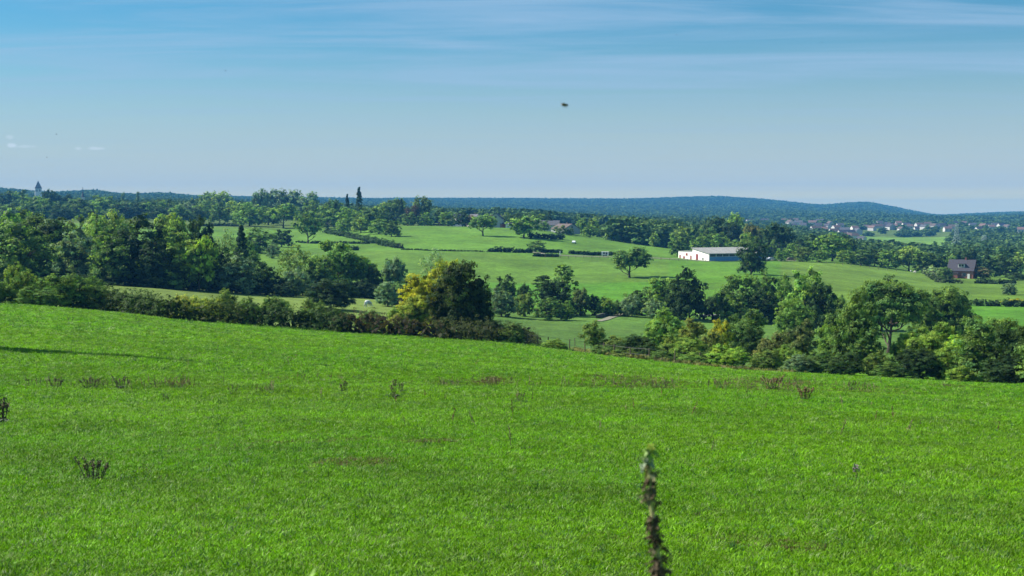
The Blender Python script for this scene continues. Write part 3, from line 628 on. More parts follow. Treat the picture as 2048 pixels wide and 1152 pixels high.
# ------------------------------------------------------------------ mid-valley trees, centre and right
G = 'trees and thickets along the valley bottom'
for row_ in (
 (1010, 551, 44, 335, 'full', 'dark', 'dark round tree right above the big yellow tree side'),
 (1002, 577, 52, 300, 'bush', 'grey', 'grey green thicket at the left end of the valley group'),
 (1048, 567, 24, 340, 'round', 'dark', 'small dark round tree in the valley group'),
 (1048, 586, 42, 308, 'bush', 'olive', 'olive bush in the valley group'),
 (1086, 551, 56, 322, 'pine', 'dark', 'dark pine left of the tallest valley pine'),
 (1128, 530, 60, 325, 'pine', 'mid', 'tallest pine of the valley group'),
 (1110, 562, 56, 316, 'full', 'dk', 'dark mass below the two pines'),
 (1161, 576, 38, 320, 'bush', (.055, .07, .028), 'brownish bush right of the pines'),
 (1190, 589, 26, 325, 'bush', 'dk', 'small dark bush right of the brownish one'),
 (1213, 593, 38, 322, 'bush', 'ygreen', 'yellowish bush at the bend of the track'),
 (1240, 600, 30, 325, 'bush', 'mid', 'low green bush right of the yellowish one'),
 (1285, 574, 66, 330, 'bush', 'mid', 'wide low thicket above the track'),
 (1262, 590, 40, 322, 'bush', 'grey', 'grey green bush in front of the wide thicket'),
 (1312, 598, 44, 318, 'bush', 'grey', 'grey green bush right of the track'),
 (1330, 556, 62, 325, 'full', 'green', 'green tree left of the tall dark valley tree'),
 (1380, 539, 66, 318, 'full', 'dk', 'tall dark tree in the middle of the valley'),
 (1356, 565, 50, 322, 'full', 'dark', 'dark tree joining the tall dark valley tree'),
 (1425, 590, 50, 325, 'bush', 'dark', 'dark bush in the gap right of the tall dark tree'),
 (1482, 551, 78, 318, 'full', 'mid', 'broad round tree in the right half of the valley'),
 (1455, 580, 40, 320, 'bush', 'dark', 'dark bush at the left foot of the broad round tree'),
 (1540, 539, 50, 325, 'full', 'mid', 'tree below the tall barn tree, right of the broad one'),
 (1572, 552, 44, 318, 'full', 'green', 'green tree tucked left of the tall valley tree'),
 (1530, 580, 60, 315, 'full', 'dk', 'dark thicket below the broad round tree'),
 (1618, 540, 88, 290, 'full', 'green', 'tall light flanked tree in the right valley'),
 (1645, 570, 50, 285, 'full', 'dark', 'dark tree on the right flank of the tall one'),
 (1590, 598, 66, 240, 'full', 'green', 'leafy green tree below the tall valley tree'),
 (1680, 592, 36, 300, 'bush', 'mid', 'low bush right of the tall valley tree'),
 (1765, 552, 70, 300, 'full', 'dark', 'dark top behind the spreading tree with the pale trunk'),
 (1890, 574, 86, 235, 'full', 'mid', 'dense dark tree right of the spreading tree'),
 (1925, 596, 50, 240, 'full', 'dark', 'dark tree sloping down right of the dense one'),
 (1850, 580, 60, 240, 'full', 'mid', 'green tree between the spreading and the dense trees'),
 ):
    px, tp, w, d, kd, c, lb = row_
    T(px, tp, w, d, kind=kd, c=c, label=lb, group=G)
T(1095, 596, 56, base=640, lo=200, c='mid', kind='full', seed=0, label='wider of the two round trees standing free in the valley field', name='field_tree')
T(1134, 602, 28, base=641, lo=200, c='green', kind='full', seed=1, label='smaller of the two round trees standing free in the valley field', name='field_tree')
T(1780, 562, 128, base=706, lo=160, c='mid', kind='oak', seed=2, label='spreading tree with a pale bare trunk in the right valley', name='field_tree')

# ------------------------------------------------------------------ shrubs and trees along the near field edge, right
G = 'shrubs along the lower field edge'
for row_ in (
 (1187, 642, 46, 155, 'ragged', 'olive', 'small pointed tree alone at the field edge'),
 (1112, 678, 46, 153, 'bush', 'ygreen', 'low yellow green bush by the gap in the fence'),
 (1205, 690, 50, 151, 'bush', 'mid', 'low green bush covering the fence beside the pointed tree'),
 (1252, 697, 54, 149, 'bush', 'olive', 'low olive bush in front of the dark round one'),
 (1322, 700, 50, 146, 'bush', 'mid', 'low green bush at the fence left of the yellow green shrub'),
 (1388, 706, 56, 144, 'bush', 'green', 'low fresh bush at the foot of the wide yellow green shrub'),
 (1232, 672, 60, 154, 'bush', 'olive', 'olive bush left of the dark round one'),
 (1268, 668, 76, 151, 'bush', 'dark', 'dark round bush behind the fence posts'),
 (1296, 684, 50, 149, 'bush', 'dark', 'dark bush right of the round one'),
 (1332, 616, 74, 176, 'ragged', 'green', 'fresh green tree standing above the shrubs'),
 (1310, 650, 50, 170, 'full', 'green', 'lower crown of the fresh green tree group'),
 (1352, 668, 64, 150, 'bush', (.085, .115, .024), 'yellow green shrub left of the golden one'),
 (1388, 636, 56, 163, 'ragged', 'orange', 'golden orange shrub top in the field edge'),
 (1378, 676, 74, 148, 'bush', 'ygreen', 'wide yellow green shrub below the golden top'),
 (1420, 660, 50, 157, 'bush', (.085, .095, .03), 'brownish golden shrub in the middle of the edge'),
 (1440, 640, 44, 166, 'ragged', 'yellow', 'yellow shrub left of the dense green tree'),
 (1422, 700, 56, 145, 'bush', 'dark', 'dark bush at the foot of the golden shrubs'),
 (1455, 690, 80, 144, 'bush', (.075, .14, .02), 'fresh green bush with dark foot'),
 (1488, 618, 78, 176, 'ragged', 'mid', 'dense green tree rising from the middle of the edge'),
 (1510, 655, 50, 168, 'full', 'dark', 'dark lower crown right of the dense green tree'),
 (1548, 664, 62, 152, 'bush', (.08, .085, .032), 'rusty brown shrub right of the dense green tree'),
 (1530, 700, 56, 146, 'bush', 'olive', 'olive shrub at the foot of the rusty one'),
 (1580, 690, 60, 147, 'bush', 'ygreen', 'yellow green shrub right of the rusty brown one'),
 (1606, 640, 56, 158, 'ragged', (.058, .068, .028), 'reddish brown tree top beside the green ones'),
 (1600, 708, 60, 142, 'bush', 'grey', 'grey green low bush at the field edge'),
 (1640, 700, 60, 143, 'bush', 'mid', 'green low bush left of the tall leafy tree'),
 (1708, 583, 92, 150, 'full', 'mid', 'tall leafy tree with a pointed top at the field edge'),
 (1665, 650, 56, 152, 'full', 'green', 'green flank of the tall leafy tree'),
 (1736, 660, 60, 148, 'full', 'mid', 'right lower crown of the tall leafy tree'),
 (1692, 705, 70, 140, 'bush', 'dark', 'dark bush under the tall leafy tree'),
 (1755, 700, 50, 142, 'bush', 'olive', 'olive bush right of the tall leafy tree'),
 (1780, 722, 60, 138, 'bush', 'mid', 'low green bush left of the dark thicket'),
 (1840, 695, 86, 137, 'bush', 'dk', 'dark rounded thicket at the field edge'),
 (1868, 643, 84, 146, 'ragged', 'ygreen', 'yellow tipped tree above the dark thicket'),
 (1810, 665, 56, 150, 'ragged', 'ygreen', 'sunlit yellow green shrub right of the pale trunk'),
 (1905, 690, 60, 137, 'bush', 'ygreen', 'yellow green shrub right of the dark thicket'),
 (1925, 670, 60, 142, 'full', 'bright', 'bright green tree top left of the big corner tree'),
 (1990, 634, 120, 134, 'full', 'mid', 'big leafy tree filling the right corner'),
 (2040, 650, 90, 130, 'full', 'dark', 'dark tree cut by the right edge'),
 (1960, 690, 70, 134, 'full', 'mid', 'lower crown of the big corner tree'),
 (1935, 728, 60, 132, 'bush', 'ygreen', 'low bush with pale stems at the right corner'),
 (2020, 715, 90, 128, 'bush', 'dk', 'dark bush at the foot of the corner tree'),
 (2110, 640, 120, 126, 'full', 'mid', 'tree just outside the right edge reaching into the corner'),
 ):
    px, tp, w, d, kd, c, lb = row_
    T(px, tp, w, d, kind=kd, c=c, label=lb, group=G)

# two trees standing just outside the left edge, whose shadows lie across the top of the field
T(-150, 400, 64, 94, kind='poplar', c='dark', label='slim tree just outside the left edge, shading the top of the field')
T(-118, 215, 66, 92, kind='pine', c='dark', label='taller tree just outside the left edge, shading the top of the field')
# ------------------------------------------------------------------ hedges
def hedge(name, path, label, color, width=2.0, leaf=.11, dens=1.0, group=None, cat='hedge', twig=0.0, lo=None, seed=0, kind=None):
    """path: (px, foot row or None, distance or None, height in photo pixels)"""
    rng = np.random.default_rng(seed+900); pts = []; hs = []
    for px, base, d, hp in path:
        P = hit(px, base, lo or 100) if d is None else at(px, d, 600)
        pts.append(P); hs.append(hp/F*math.hypot(P.x, P.y))
    pts = np.array([tuple(p) for p in pts]); hs = np.array(hs); seg = np.linalg.norm(np.diff(pts[:, :2], axis=0), axis=1); cum = np.concatenate([[0], np.cumsum(seg)]); Ltot = cum[-1]
    hm_ = hs.mean(); area = Ltot*(2*hm_+width); ncl = int(area*dens*1.0/(leaf*leaf*55)); ncl = min(max(ncl, 60), 3200); per = 16
    s = rng.uniform(0, Ltot, ncl); x = np.interp(s, cum, pts[:, 0]); y = np.interp(s, cum, pts[:, 1]); h = np.interp(s, cum, hs)
    lump = 1+.16*np.sin(s*.9+seed)+.10*np.sin(s*2.3+1.3*seed)+.08*np.sin(s*5.1)
    h = h*lump; k = np.clip((s/Ltot)*(len(pts)-1), 0, len(pts)-2).astype(int); dirv = unit(pts[k+1, :2]-pts[k, :2]); nv = np.stack([-dirv[:, 1], dirv[:, 0]], 1)
    a = rng.uniform(0, PI, ncl); wv = width*.5*(1+.25*np.sin(s*1.7)); prof = np.sign(np.cos(a))*np.abs(np.cos(a))**.6; up_ = np.abs(np.sin(a))**.6
    shell = rng.uniform(.75, 1.05, ncl); ox = nv[:, 0]*prof*wv*shell; oy = nv[:, 1]*prof*wv*shell
    zg = H(x+ox, y+oy); Cc = np.stack([x+ox, y+oy, zg+up_*h*shell*.97+.02], 1); Cn = unit(np.stack([nv[:, 0]*np.cos(a), nv[:, 1]*np.cos(a), np.sin(a)], 1))
    Vv, Ff, v = cluster_leaves(Cc, Cn, per, leaf*2.6, leaf, rng, vert=twig, aspect=.5 if not twig else .2)
    m = ncl*3; s2 = rng.uniform(0, Ltot, m); x2 = np.interp(s2, cum, pts[:, 0]); y2 = np.interp(s2, cum, pts[:, 1]); h2 = np.interp(s2, cum, hs); z2 = H(x2, y2)+h2*rng.uniform(.02, .75, m)
    P2 = np.stack([x2+rng.normal(size=m)*width*.16, y2+rng.normal(size=m)*width*.16, z2], 1); v2, f2, a2 = leaves(P2, unit(rng.normal(size=(m, 3))), leaf*2.6, rng, aspect=.8)
    Ff = np.concatenate([Ff, f2+len(Vv)]); Vv = np.concatenate([Vv, v2]); v = np.concatenate([v, a2*.15])  # inner hedge leaves darker: shade put into their tone
    o0 = pts.mean(0); Vv = Vv-o0; me = npmesh(name, Vv, Ff, M_leaf, v); ob = link(name, me, None, Vector(o0)); ob.color = (color[0]*1.4, color[1]*1.5, color[2]*1.2, 1)
    tag(ob, label, cat, group, kind); return ob
HG = 'stretches of the hedge along the near field'
hedge('hedge', [(-160, None, 173, 62), (-60, None, 172, 60), (0, 604, None, 52), (60, 606, None, 50), (130, 611, None, 48)], 'dark clipped hedge stretch at the left edge of the near field', (.030, .052, .018), 3, group=HG, seed=1)
hedge('hedge', [(125, 611, None, 46), (180, 616, None, 46), (240, 624, None, 44), (300, 632, None, 44), (350, 640, None, 42)], 'shaggy green hedge stretch with thorny twigs below the pale field strip', (.046, .068, .024), 3, group=HG, seed=2)
hedge('hedge', [(345, 639, None, 46), (400, 644, None, 44), (450, 647, None, 44), (490, 650, None, 42)], 'hedge stretch with yellow creamy leaves on top', (.075, .090, .026), 3, group=HG, seed=3)
hedge('hedge', [(480, 649, None, 46), (540, 653, None, 46), (600, 658, None, 44), (650, 662, None, 40), (700, 666, None, 36)], 'dark ivy covered hedge stretch with arching tops', (.040, .062, .022), 3, group=HG, seed=4)
hedge('hedge', [(680, 664, None, 38), (740, 668, None, 46), (800, 672, None, 44), (850, 675, None, 40), (885, 677, None, 30)], 'brown twiggy hedge stretch left of the big tree', (.075, .055, .040), 3.4, leaf=.12, group=HG, seed=5, twig=.55)
hedge('hedge', [(880, 678, None, 34), (930, 680, None, 40), (985, 684, None, 46), (1030, 687, None, 40), (1052, 689, None, 22)], 'grey brown rounded hedge end right of the big tree', (.070, .072, .038), 4.5, group=HG, seed=6, twig=.2)
# bramble mounds and shrubs behind and on the hedge
for row_ in (
 (40, 527, 52, 178, 'bush', (.075, .125, .03), 'light leaved shrub poking up over the left hedge'),
 (-10, 556, 70, 176, 'bush', 'mid', 'bramble mound at the left edge behind the hedge'),
 (100, 549, 90, 180, 'bush', 'green', 'green bramble mound behind the left hedge'),
 (160, 549, 84, 182, 'bush', 'mid', 'dark bramble mound sloping to the pale field strip'),
 (75, 570, 70, 173, 'bush', 'mid', 'leafy bulge of the hedge below the light shrub'),
 (365, 588, 46, 168, 'bush', (.15, .15, .04), 'cream yellow shrub in the hedge'),
 (398, 592, 44, 167, 'bush', (.15, .16, .03), 'yellow green shrub in the hedge right of the cream one'),
 (450, 580, 56, 168, 'bush', 'olive', 'olive hedge shrub with upright tips'),
 (432, 596, 40, 166, 'bush', (.12, .135, .03), 'yellowish shrub low in the hedge'),
 (495, 594, 50, 167, 'bush', 'mid', 'ivy mound left of the arch'),
 (545, 592, 64, 168, 'bush', 'mid', 'ivy covered arch rising over the hedge'),
 (625, 598, 56, 167, 'bush', 'olive', 'leafy mound at the left end of the long ivy arch'),
 (668, 612, 70, 166, 'bush', 'dark', 'dark ivy arch in front of the dark thicket'),
 (742, 620, 60, 164, 'bush', 'mid', 'green mound over the brown hedge stretch'),
 (985, 640, 70, 158, 'bush', 'olive', 'rounded grey olive shrub right of the big tree'),
 (1022, 646, 50, 156, 'bush', 'olive', 'last rounded shrub of the left hedge'),
 ):
    px, tp, w, d, kd, c, lb = row_
    T(px, tp, w, d, kind=kd, c=c, label=lb, group='shrubs growing over the near hedge')
HM = 'clipped hedges on the opposite hillside'
hedge('clipped_hedge', [(978, 504, None, 9), (1020, 505, None, 9), (1062, 506, None, 8)], 'dark clipped hedge left of the round bush', (.022, .044, .018), 3, leaf=.3, group=HM, lo=480, seed=11)
hedge('clipped_hedge', [(1084, 505, None, 5), (1122, 506, None, 6)], 'low clipped hedge right of the round bush', (.022, .044, .018), 2.5, leaf=.3, group=HM, lo=480, seed=12)
hedge('clipped_hedge', [(1068, 513, None, 6), (1116, 514, None, 5)], 'short dark hedge below the round bush', (.022, .044, .018), 2.5, leaf=.3, group=HM, lo=480, seed=13)
hedge('clipped_hedge', [(1139, 508, None, 6), (1170, 510, None, 7), (1203, 511, None, 6)], 'clipped hedge running up to the white horse trailer', (.022, .044, .018), 2.5, leaf=.3, group=HM, lo=480, seed=14)
hedge('clipped_hedge', [(1218, 511, None, 6), (1232, 512, None, 6)], 'stub of hedge right of the white horse trailer', (.022, .044, .018), 2.5, leaf=.3, group=HM, lo=480, seed=15)
hedge('clipped_hedge', [(1062, 477, None, 11), (1095, 478, None, 10), (1126, 479, None, 11)], 'dark hedge attached to the two headed tree', (.022, .044, .018), 4, leaf=.35, group=HM, lo=520, seed=16)
hedge('clipped_hedge', [(855, 451, None, 4), (900, 452, None, 4), (950, 453, None, 4)], 'thin hedge at the top of the hillside field', (.022, .044, .018), 3, leaf=.4, group=HM, lo=650, seed=17)
hedge('clipped_hedge', [(590, 485, None, 3), (640, 487, None, 4), (690, 487, None, 4), (740, 488, None, 4)], 'thin hedge beside the lane below the lone tree', (.022, .044, .018), 2.5, leaf=.3, group=HM, lo=450, seed=18)
hedge('clipped_hedge', [(682, 499, None, 8), (714, 501, None, 7)], 'short thick hedge below the lane', (.022, .044, .018), 3, leaf=.3, group=HM, lo=430, seed=19)
hedge('clipped_hedge', [(800, 500, None, 2.4), (860, 502, None, 2.6), (920, 503, None, 2.6), (980, 505, None, 2.5)], 'thin scruffy hedge line crossing the hillside field', (.040, .060, .026), 1.2, leaf=.2, group=HM, lo=480, seed=20)
hedge('field_hedge', [(1925, 611, None, 12), (1960, 612, None, 13), (2000, 613, None, 12), (2060, 614, None, 14)], 'long dark hedge between the two right fields', (.036, .062, .022), 4, leaf=.25, group='hedges of the right fields', lo=320, seed=21)
hedge('lane_hedge', [(650, 466, None, 8), (690, 473, None, 9), (730, 482, None, 10), (770, 492, None, 12), (800, 497, None, 8)], 'bushy hedge under the row of lane trees', (.036, .060, .024), 5, leaf=.35, group=HM, lo=480, seed=22)
hedge('lane_hedge', [(395, 452, None, 3), (440, 452, None, 4), (475, 453, None, 4)], 'far hedge at the top of the small bright field', (.03, .05, .025), 4, leaf=.5, group=HM, lo=600, seed=23)
hedge('field_hedge', [(1955, 567, None, 8), (1990, 568, None, 8), (2030, 569, None, 8)], 'low garden hedge right of the brick house', (.03, .05, .022), 3, leaf=.3, group='hedges of the right fields', lo=450, seed=24)
hedge('field_hedge', [(1848, 545, None, 10), (1862, 556, None, 9), (1878, 565, None, 8), (1925, 567, None, 7)], 'pale garden hedge left of the brick house', (.07, .085, .045), 3, leaf=.3, group='hedges of the right fields', lo=450, seed=25)
hedge('dry_grass_bank', [(1150, 702, None, 7), (1210, 712, None, 9), (1300, 722, None, 9), (1380, 731, None, 8), (1470, 740, None, 6), (1600, 748, None, 6)], 'strip of tall dry grass under the shrubs at the field edge', (.20, .17, .085), 1.6, leaf=.10, cat='dry grass', twig=.8, seed=26, kind='stuff')
hedge('dry_grass_bank', [(0, 607, None, 3), (200, 621, None, 3), (500, 651, None, 3), (800, 672, None, 3), (1000, 687, None, 4), (1150, 703, None, 6)], 'tufts of longer grass along the foot of the near hedge', (.065, .12, .03), 1.0, leaf=.09, cat='long grass', twig=.8, seed=27, kind='stuff')

# ------------------------------------------------------------------ buildings
M_white = mat('white_render', (.78, .76, .72), .85, .08, 2)
M_cream = mat('cream_render', (.60, .57, .50), .85, .08, 2)
M_greyw = mat('grey_render', (.36, .38, .40), .85, .08, 2)
M_slate = mat('slate_roof', (.075, .078, .09), .7, .25, 3)
M_dslate = mat('dark_slate_roof', (.045, .042, .055), .65, .25, 3)
M_broof = mat('brown_tile_roof', (.10, .075, .065), .8, .25, 3)
M_rroof = mat('red_tile_roof', (.15, .095, .08), .8, .25, 3)
M_sheet = mat('cement_sheet_roof', (.23, .235, .225), .85, .25, .6)
M_glass = mat('window_glass', (.03, .035, .045), .15, spec=.6)
M_blue = mat('blue_panel', (.11, .27, .50), .6, .12, 2)
M_red = mat('dark_red_paint', (.22, .04, .04), .6)
M_wood = mat('weathered_wood', (.17, .13, .09), .9, .3, 8)
M_metal = mat('galvanised_steel', (.26, .33, .31), .5, .1, 2)
M_dmetal = mat('dark_steel', (.06, .06, .065), .5)
M_brick = bpy.data.materials.new('red_brick'); M_brick.use_nodes = True
_t = M_brick.node_tree; _b = _t.nodes.new('ShaderNodeTexBrick'); _b.inputs['Color1'].default_value = (.34, .085, .055, 1); _b.inputs['Color2'].default_value = (.25, .06, .04, 1); _b.inputs['Mortar'].default_value = (.28, .22, .18, 1); _b.inputs['Scale'].default_value = 3.0
_c = _t.nodes.new('ShaderNodeTexCoord'); _s = _t.nodes.new('ShaderNodeSeparateXYZ'); _a = _t.nodes.new('ShaderNodeMath'); _k = _t.nodes.new('ShaderNodeCombineXYZ'); _t.links.new(_c.outputs['Object'], _s.inputs[0]); _t.links.new(_s.outputs[0], _a.inputs[0]); _t.links.new(_s.outputs[1], _a.inputs[1]); _t.links.new(_a.outputs[0], _k.inputs[0]); _t.links.new(_s.outputs[2], _k.inputs[1]); _t.links.new(_k.outputs[0], _b.inputs[0]); _t.links.new(_b.outputs[0], _t.nodes['Principled BSDF'].inputs['Base Color'])

def gable_house(name, P, rz, w, dp, h, rise, wallm, roofm, label, group=None, wins=(), chimney=1, over=.35, cat='house', detail=True, windows=True):
    """w along local x (ridge direction), dp along local y, front = -y"""
    e = empty(name, P-Vector((0, 0, .3)), rz); h0 = h+.3
    a, b = w/2, dp/2
    vs = [(-a, -b, 0), (a, -b, 0), (a, b, 0), (-a, b, 0), (-a, -b, h0), (a, -b, h0), (a, b, h0), (-a, b, h0), (-a, 0, h0+rise), (a, 0, h0+rise)]
    MB().add(vs, [(0, 1, 5, 4), (2, 3, 7, 6), (1, 2, 6, 9, 5), (3, 0, 4, 8, 7)]).build('wall', wallm, e)
    ov = over; sl = rise/b; t = .16; mb = MB()
    for sg in (-1, 1):
        y0 = sg*(b+ov); z0 = h0-ov*sl+.03
        vs = [(-a-ov, y0, z0), (a+ov, y0, z0), (a+ov, 0, h0+rise+.03), (-a-ov, 0, h0+rise+.03), (-a-ov, y0, z0+t), (a+ov, y0, z0+t), (a+ov, 0, h0+rise+t+.03), (-a-ov, 0, h0+rise+t+.03)]
        mb.add(vs, [(0, 3, 2, 1), (4, 5, 6, 7), (0, 1, 5, 4), (1, 2, 6, 5), (3, 0, 4, 7)])
    rf = mb.build('roof', roofm, e)
    if chimney:
        MB().box((a*.25, .1, h0+rise+.35), (.6, .6, 1.2)).box((a*.25, .1, h0+rise+1.0), (.72, .72, .12)).build('chimney', M_broof if wallm is not M_brick else M_brick, rf)
    if windows:
        for (x, z, ww, hh) in wins:
            f = MB().box((x, -b-.02, z+.3), (ww+.16, .06, hh+.16)).build('window', M_white if wallm is not M_white else M_dmetal, e)
            MB().box((x, -b-.06, z+.3), (ww, .04, hh)).build('pane', M_glass, f)
        if detail:
            for sg in (-1, 1):
                f = MB().box((sg*(a+.02), 0, h0+rise*.3), (.06, 1.1, 1.2)).build('window', M_dmetal, e)
                MB().box((sg*(a+.06), 0, h0+rise*.3), (.04, .9, 1.0)).build('pane', M_glass, f)
    tag(e, label, cat, group); return e

# white barn: sunlit gable to the left, low sloping roof, blue panelled long side
P = hit(1418, 522, 560, 680); D = math.hypot(P.x, P.y); rz = R(24)
e = empty('barn', P-Vector((0, 0, .4)), rz); Lx, Dy, hf, hb = 27.0, 13.5, 3.45, 5.4
vs = [(0, 0, 0), (Lx, 0, 0), (Lx, Dy, 0), (0, Dy, 0), (0, 0, hf), (Lx, 0, hf), (Lx, Dy, hb), (0, Dy, hb)]
MB().add(vs, [(0, 1, 5, 4), (1, 2, 6, 5), (2, 3, 7, 6), (3, 0, 4, 7)]).build('wall', M_white, e)
MB().add([(-.5, -.7, hf-.02), (Lx+.5, -.7, hf-.02), (Lx+.5, Dy+.5, hb+.16), (-.5, Dy+.5, hb+.16), (-.5, -.7, hf+.18), (Lx+.5, -.7, hf+.18), (Lx+.5, Dy+.5, hb+.36), (-.5, Dy+.5, hb+.36)],
         [(0, 3, 2, 1), (4, 5, 6, 7), (0, 1, 5, 4), (1, 2, 6, 5), (2, 3, 7, 6), (3, 0, 4, 7)]).build('roof', M_sheet, e)
MB().box((Lx/2, -.08, 1.25), (Lx-.6, .1, 1.7)).build('blue_panel', M_blue, e)
for k in range(8):
    w_ = MB().box((1.9+k*3.25, -.06, 2.75), (2.9, .1, 1.05)).build('window', M_dmetal, e)
    MB().box((1.9+k*3.25, -.13, 2.75), (2.6, .05, .85)).build('pane', M_glass, w_)
MB().box((-.06, Dy*.72, 1.75), (.12, 1.7, 2.7)).build('door', M_red, e)
MB().box((-.06, Dy*.36, 1.2), (.1, .9, .9)).build('window', M_glass, e)
rb = MB(); sl_ = (hb-hf)/(Dy+1.2)
for k in range(28):
    x = -.3+k*(Lx+.6)/27; rb.add([(x-.06, -.7, hf+.18), (x+.05, -.7, hf+.18), (x+.05, Dy+.5, hb+.36), (x-.05, Dy+.5, hb+.36), (x, -.7, hf+.27), (x, Dy+.5, hb+.45)], [(0, 4, 5, 3), (4, 1, 2, 5), (0, 1, 4), (3, 5, 2)])
rb.build('roof_seam', mat('aged_sheet', (.19, .19, .18), .8, .2, 2), e)
MB().tube([(-.5, -.8, hf+.02), (Lx+.5, -.8, hf+.02)], .09, 6).tube([(Lx*.5, -.8, hf), (Lx*.5, -.2, hf-.4), (Lx*.5, -.2, .3)], .06, 6).build('gutter', M_metal, e)
MB().box((Lx/2, -.1, .2), (Lx, .16, .5)).build('plinth', mat('concrete', (.30, .29, .27), .9, .25, 1.5), e)
tag(e, 'long white barn with grey sloping roof, white end wall and blue panels', 'barn')
# low white annex on its left
e2 = empty('farm_annex', P-Vector((0, 0, .4)), rz); ya = Dy+6.2
MB().box((3.0, ya, 1.95), (5.6, 12.2, 3.9)).build('wall', M_white, e2)
MB().box((3.0, ya, 3.99), (5.9, 12.4, .16)).build('roof', M_sheet, e2)
for y_, z, ww, hh, m_ in ((-4.6, 1.3, 1.1, 2.0, M_red), (-1.0, 2.7, 1.5, 1.1, M_red), (1.2, 1.1, 1.4, 1.5, M_red), (4.6, 1.3, 1.1, 2.0, M_red)):
    MB().box((.16, ya+y_, z), (.12, ww, hh)).build('door' if hh > 1.5 else 'window', m_, e2)
tag(e2, 'low white annex with dark red door and windows left of the barn', 'building')
gable_house('farmhouse', at(1531, 700, 510), R(-20), 9, 7, 2.6, 2.2, M_greyw, M_dslate, 'grey roofed farmhouse half hidden behind the tall tree', wins=((-3, 1.6, 1, 1.1), (2, 1.6, 1, 1.1)))

# brick house at right
P = hit(1930, 557, 520, 700); D = math.hypot(P.x, P.y); s = D/600
e = gable_house('brick_house', P+Vector((0, 3.5, 0)), R(-30), 10.2*s, 8.0*s, 3.3*s, 4.1*s, M_brick, M_dslate, 'red brick house with a dark slate roof and dormer by the right edge', wins=((1.6, 1.6, 1.5, 1.2), (-3.2, 1.6, 1.0, 1.1)), chimney=1)
dm = MB().box((.2, -2.2*s, 3.6*s+1.9), (2.6, 1.9, 1.35)).build('dormer', M_white, e)
MB().box((.2, -2.3*s, 3.6*s+2.68), (3.0, 2.6, .14)).build('dormer_roof', M_dslate, dm)
for x in (-.4, .8): MB().box((x, -2.2*s-.97, 3.6*s+1.95), (.9, .06, .9)).build('pane', M_glass, dm)
MB().box((-2.4, -5.2, 1.3), (3.6, 2.4, 2.4)).build('porch', M_brick, e)
MB().box((-2.4, -5.2, 2.6), (4.0, 2.8, .16)).build('porch_roof', M_slate, e)
MB().box((3.4, -4.12*s, 1.3), (1.0, .08, 2.0)).build('door', M_white, e)

# farm hamlet on the plateau
gable_house('white_house', at(949, 880, 440), R(-58), 9.5, 7.5, 4.5, 3.3, M_white, M_slate, 'white gabled house with a chimney behind the field top hedge', wins=())
gable_house('white_house', at(914, 900, 440), R(40), 6, 7, 5.4, 2.4, M_white, M_slate, 'small white house among trees left of the gabled one', wins=(), chimney=0)
gable_house('grey_house', at(993, 838, 440), R(82), 7, 7.5, 5.2, 3.2, M_greyw, M_dslate, 'bluish grey house right of the lone spreading tree', wins=(), chimney=0)
gable_house('outbuilding', at(994, 905, 440), R(0), 10, 7, 4.8, 3.0, M_cream, M_broof, 'brown roof showing above the bluish grey house', wins=(), cat='building', chimney=0)
gable_house('garage', at(1007, 836, 440), R(0), 3.6, 4, 2.2, .6, M_red, M_dslate, 'dark red garage beside the white shed', wins=(), cat='garage', chimney=0, detail=False)
gable_house('shed', at(1017, 834, 440), R(0), 3.4, 3, 2.2, .5, M_white, M_sheet, 'small white shed left of the two headed tree', wins=(), cat='shed', chimney=0, detail=False)
gable_house('bungalow', at(1094, 840, 450), R(-12), 15, 8, 3.4, 2.6, M_cream, M_slate, 'long bungalow with a pale slate roof behind the hillside field', wins=((-4, 1.5, 1.2, 1), (0, 1.5, 1.2, 1), (4, 1.5, 1.2, 1)), chimney=1)
gable_house('gabled_bungalow', at(1131, 808, 450), R(-62), 15, 10.5, 2.8, 2.7, M_greyw, M_broof, 'bungalow with a wide grey gable and brown roof', wins=(), chimney=1)
gable_house('farm_building', at(5, 1080, 410), R(15), 12, 8, 4, 3, M_greyw, M_slate, 'grey roofed building between trees at the left edge', wins=(), cat='building', chimney=0, detail=False)
gable_house('farm_building', at(1280, 905, 460), R(-10), 13, 8, 3.6, 3.2, M_greyw, M_slate, 'grey roof among trees above the road', wins=(), cat='building', chimney=0, detail=False)

# towers on the left skyline
P = at(77, 2050, 400); D = 2050
e = empty('bell_tower', P)
z0 = z_at(77, 377, D)-P.z; zt = z_at(77, 361, D)-P.z; w = 12.0/F*D
MB().box((0, 0, z0/2), (w, w, z0), R(20)).build('wall', M_white, e)
r_ = w*.5*1.12; c_, s_ = math.cos(R(20)), math.sin(R(20))
cs = [(x*c_-y*s_, x*s_+y*c_, z0) for x, y in ((-r_, -r_), (r_, -r_), (r_, r_), (-r_, r_))]
MB().add(cs+[(0, 0, zt)], [(0, 1, 4), (1, 2, 4), (2, 3, 4), (3, 0, 4), (3, 2, 1, 0)]).build('roof', mat('weathered_tower_roof', (.22, .19, .19), .8, .2, 1), e)
for k in range(4):
    a = R(20)+k*PI/2
    for q in (-.22, .22): MB().box((math.sin(a)*(w/2+.03)+math.cos(a)*q*w, -math.cos(a)*(w/2+.03)+math.sin(a)*q*w, z0-2.8), (1.3, .12, 3.0), a).build('opening', M_glass, e)
tag(e, 'white square tower with a pyramid roof on the left skyline', 'tower')
P = at(166, 1500, 400); D = 1500; e = empty('church', P)
zb = z_at(166, 394, D)-P.z; zt = z_at(166, 381, D)-P.z; zx = z_at(166, 374, D)-P.z; w = 5.5/F*D
MB().box((0, 0, zb/2), (w, w, zb)).build('tower', M_cream, e)
sp = [(w*.55*math.cos(k*PI/4), w*.55*math.sin(k*PI/4), zb) for k in range(8)]
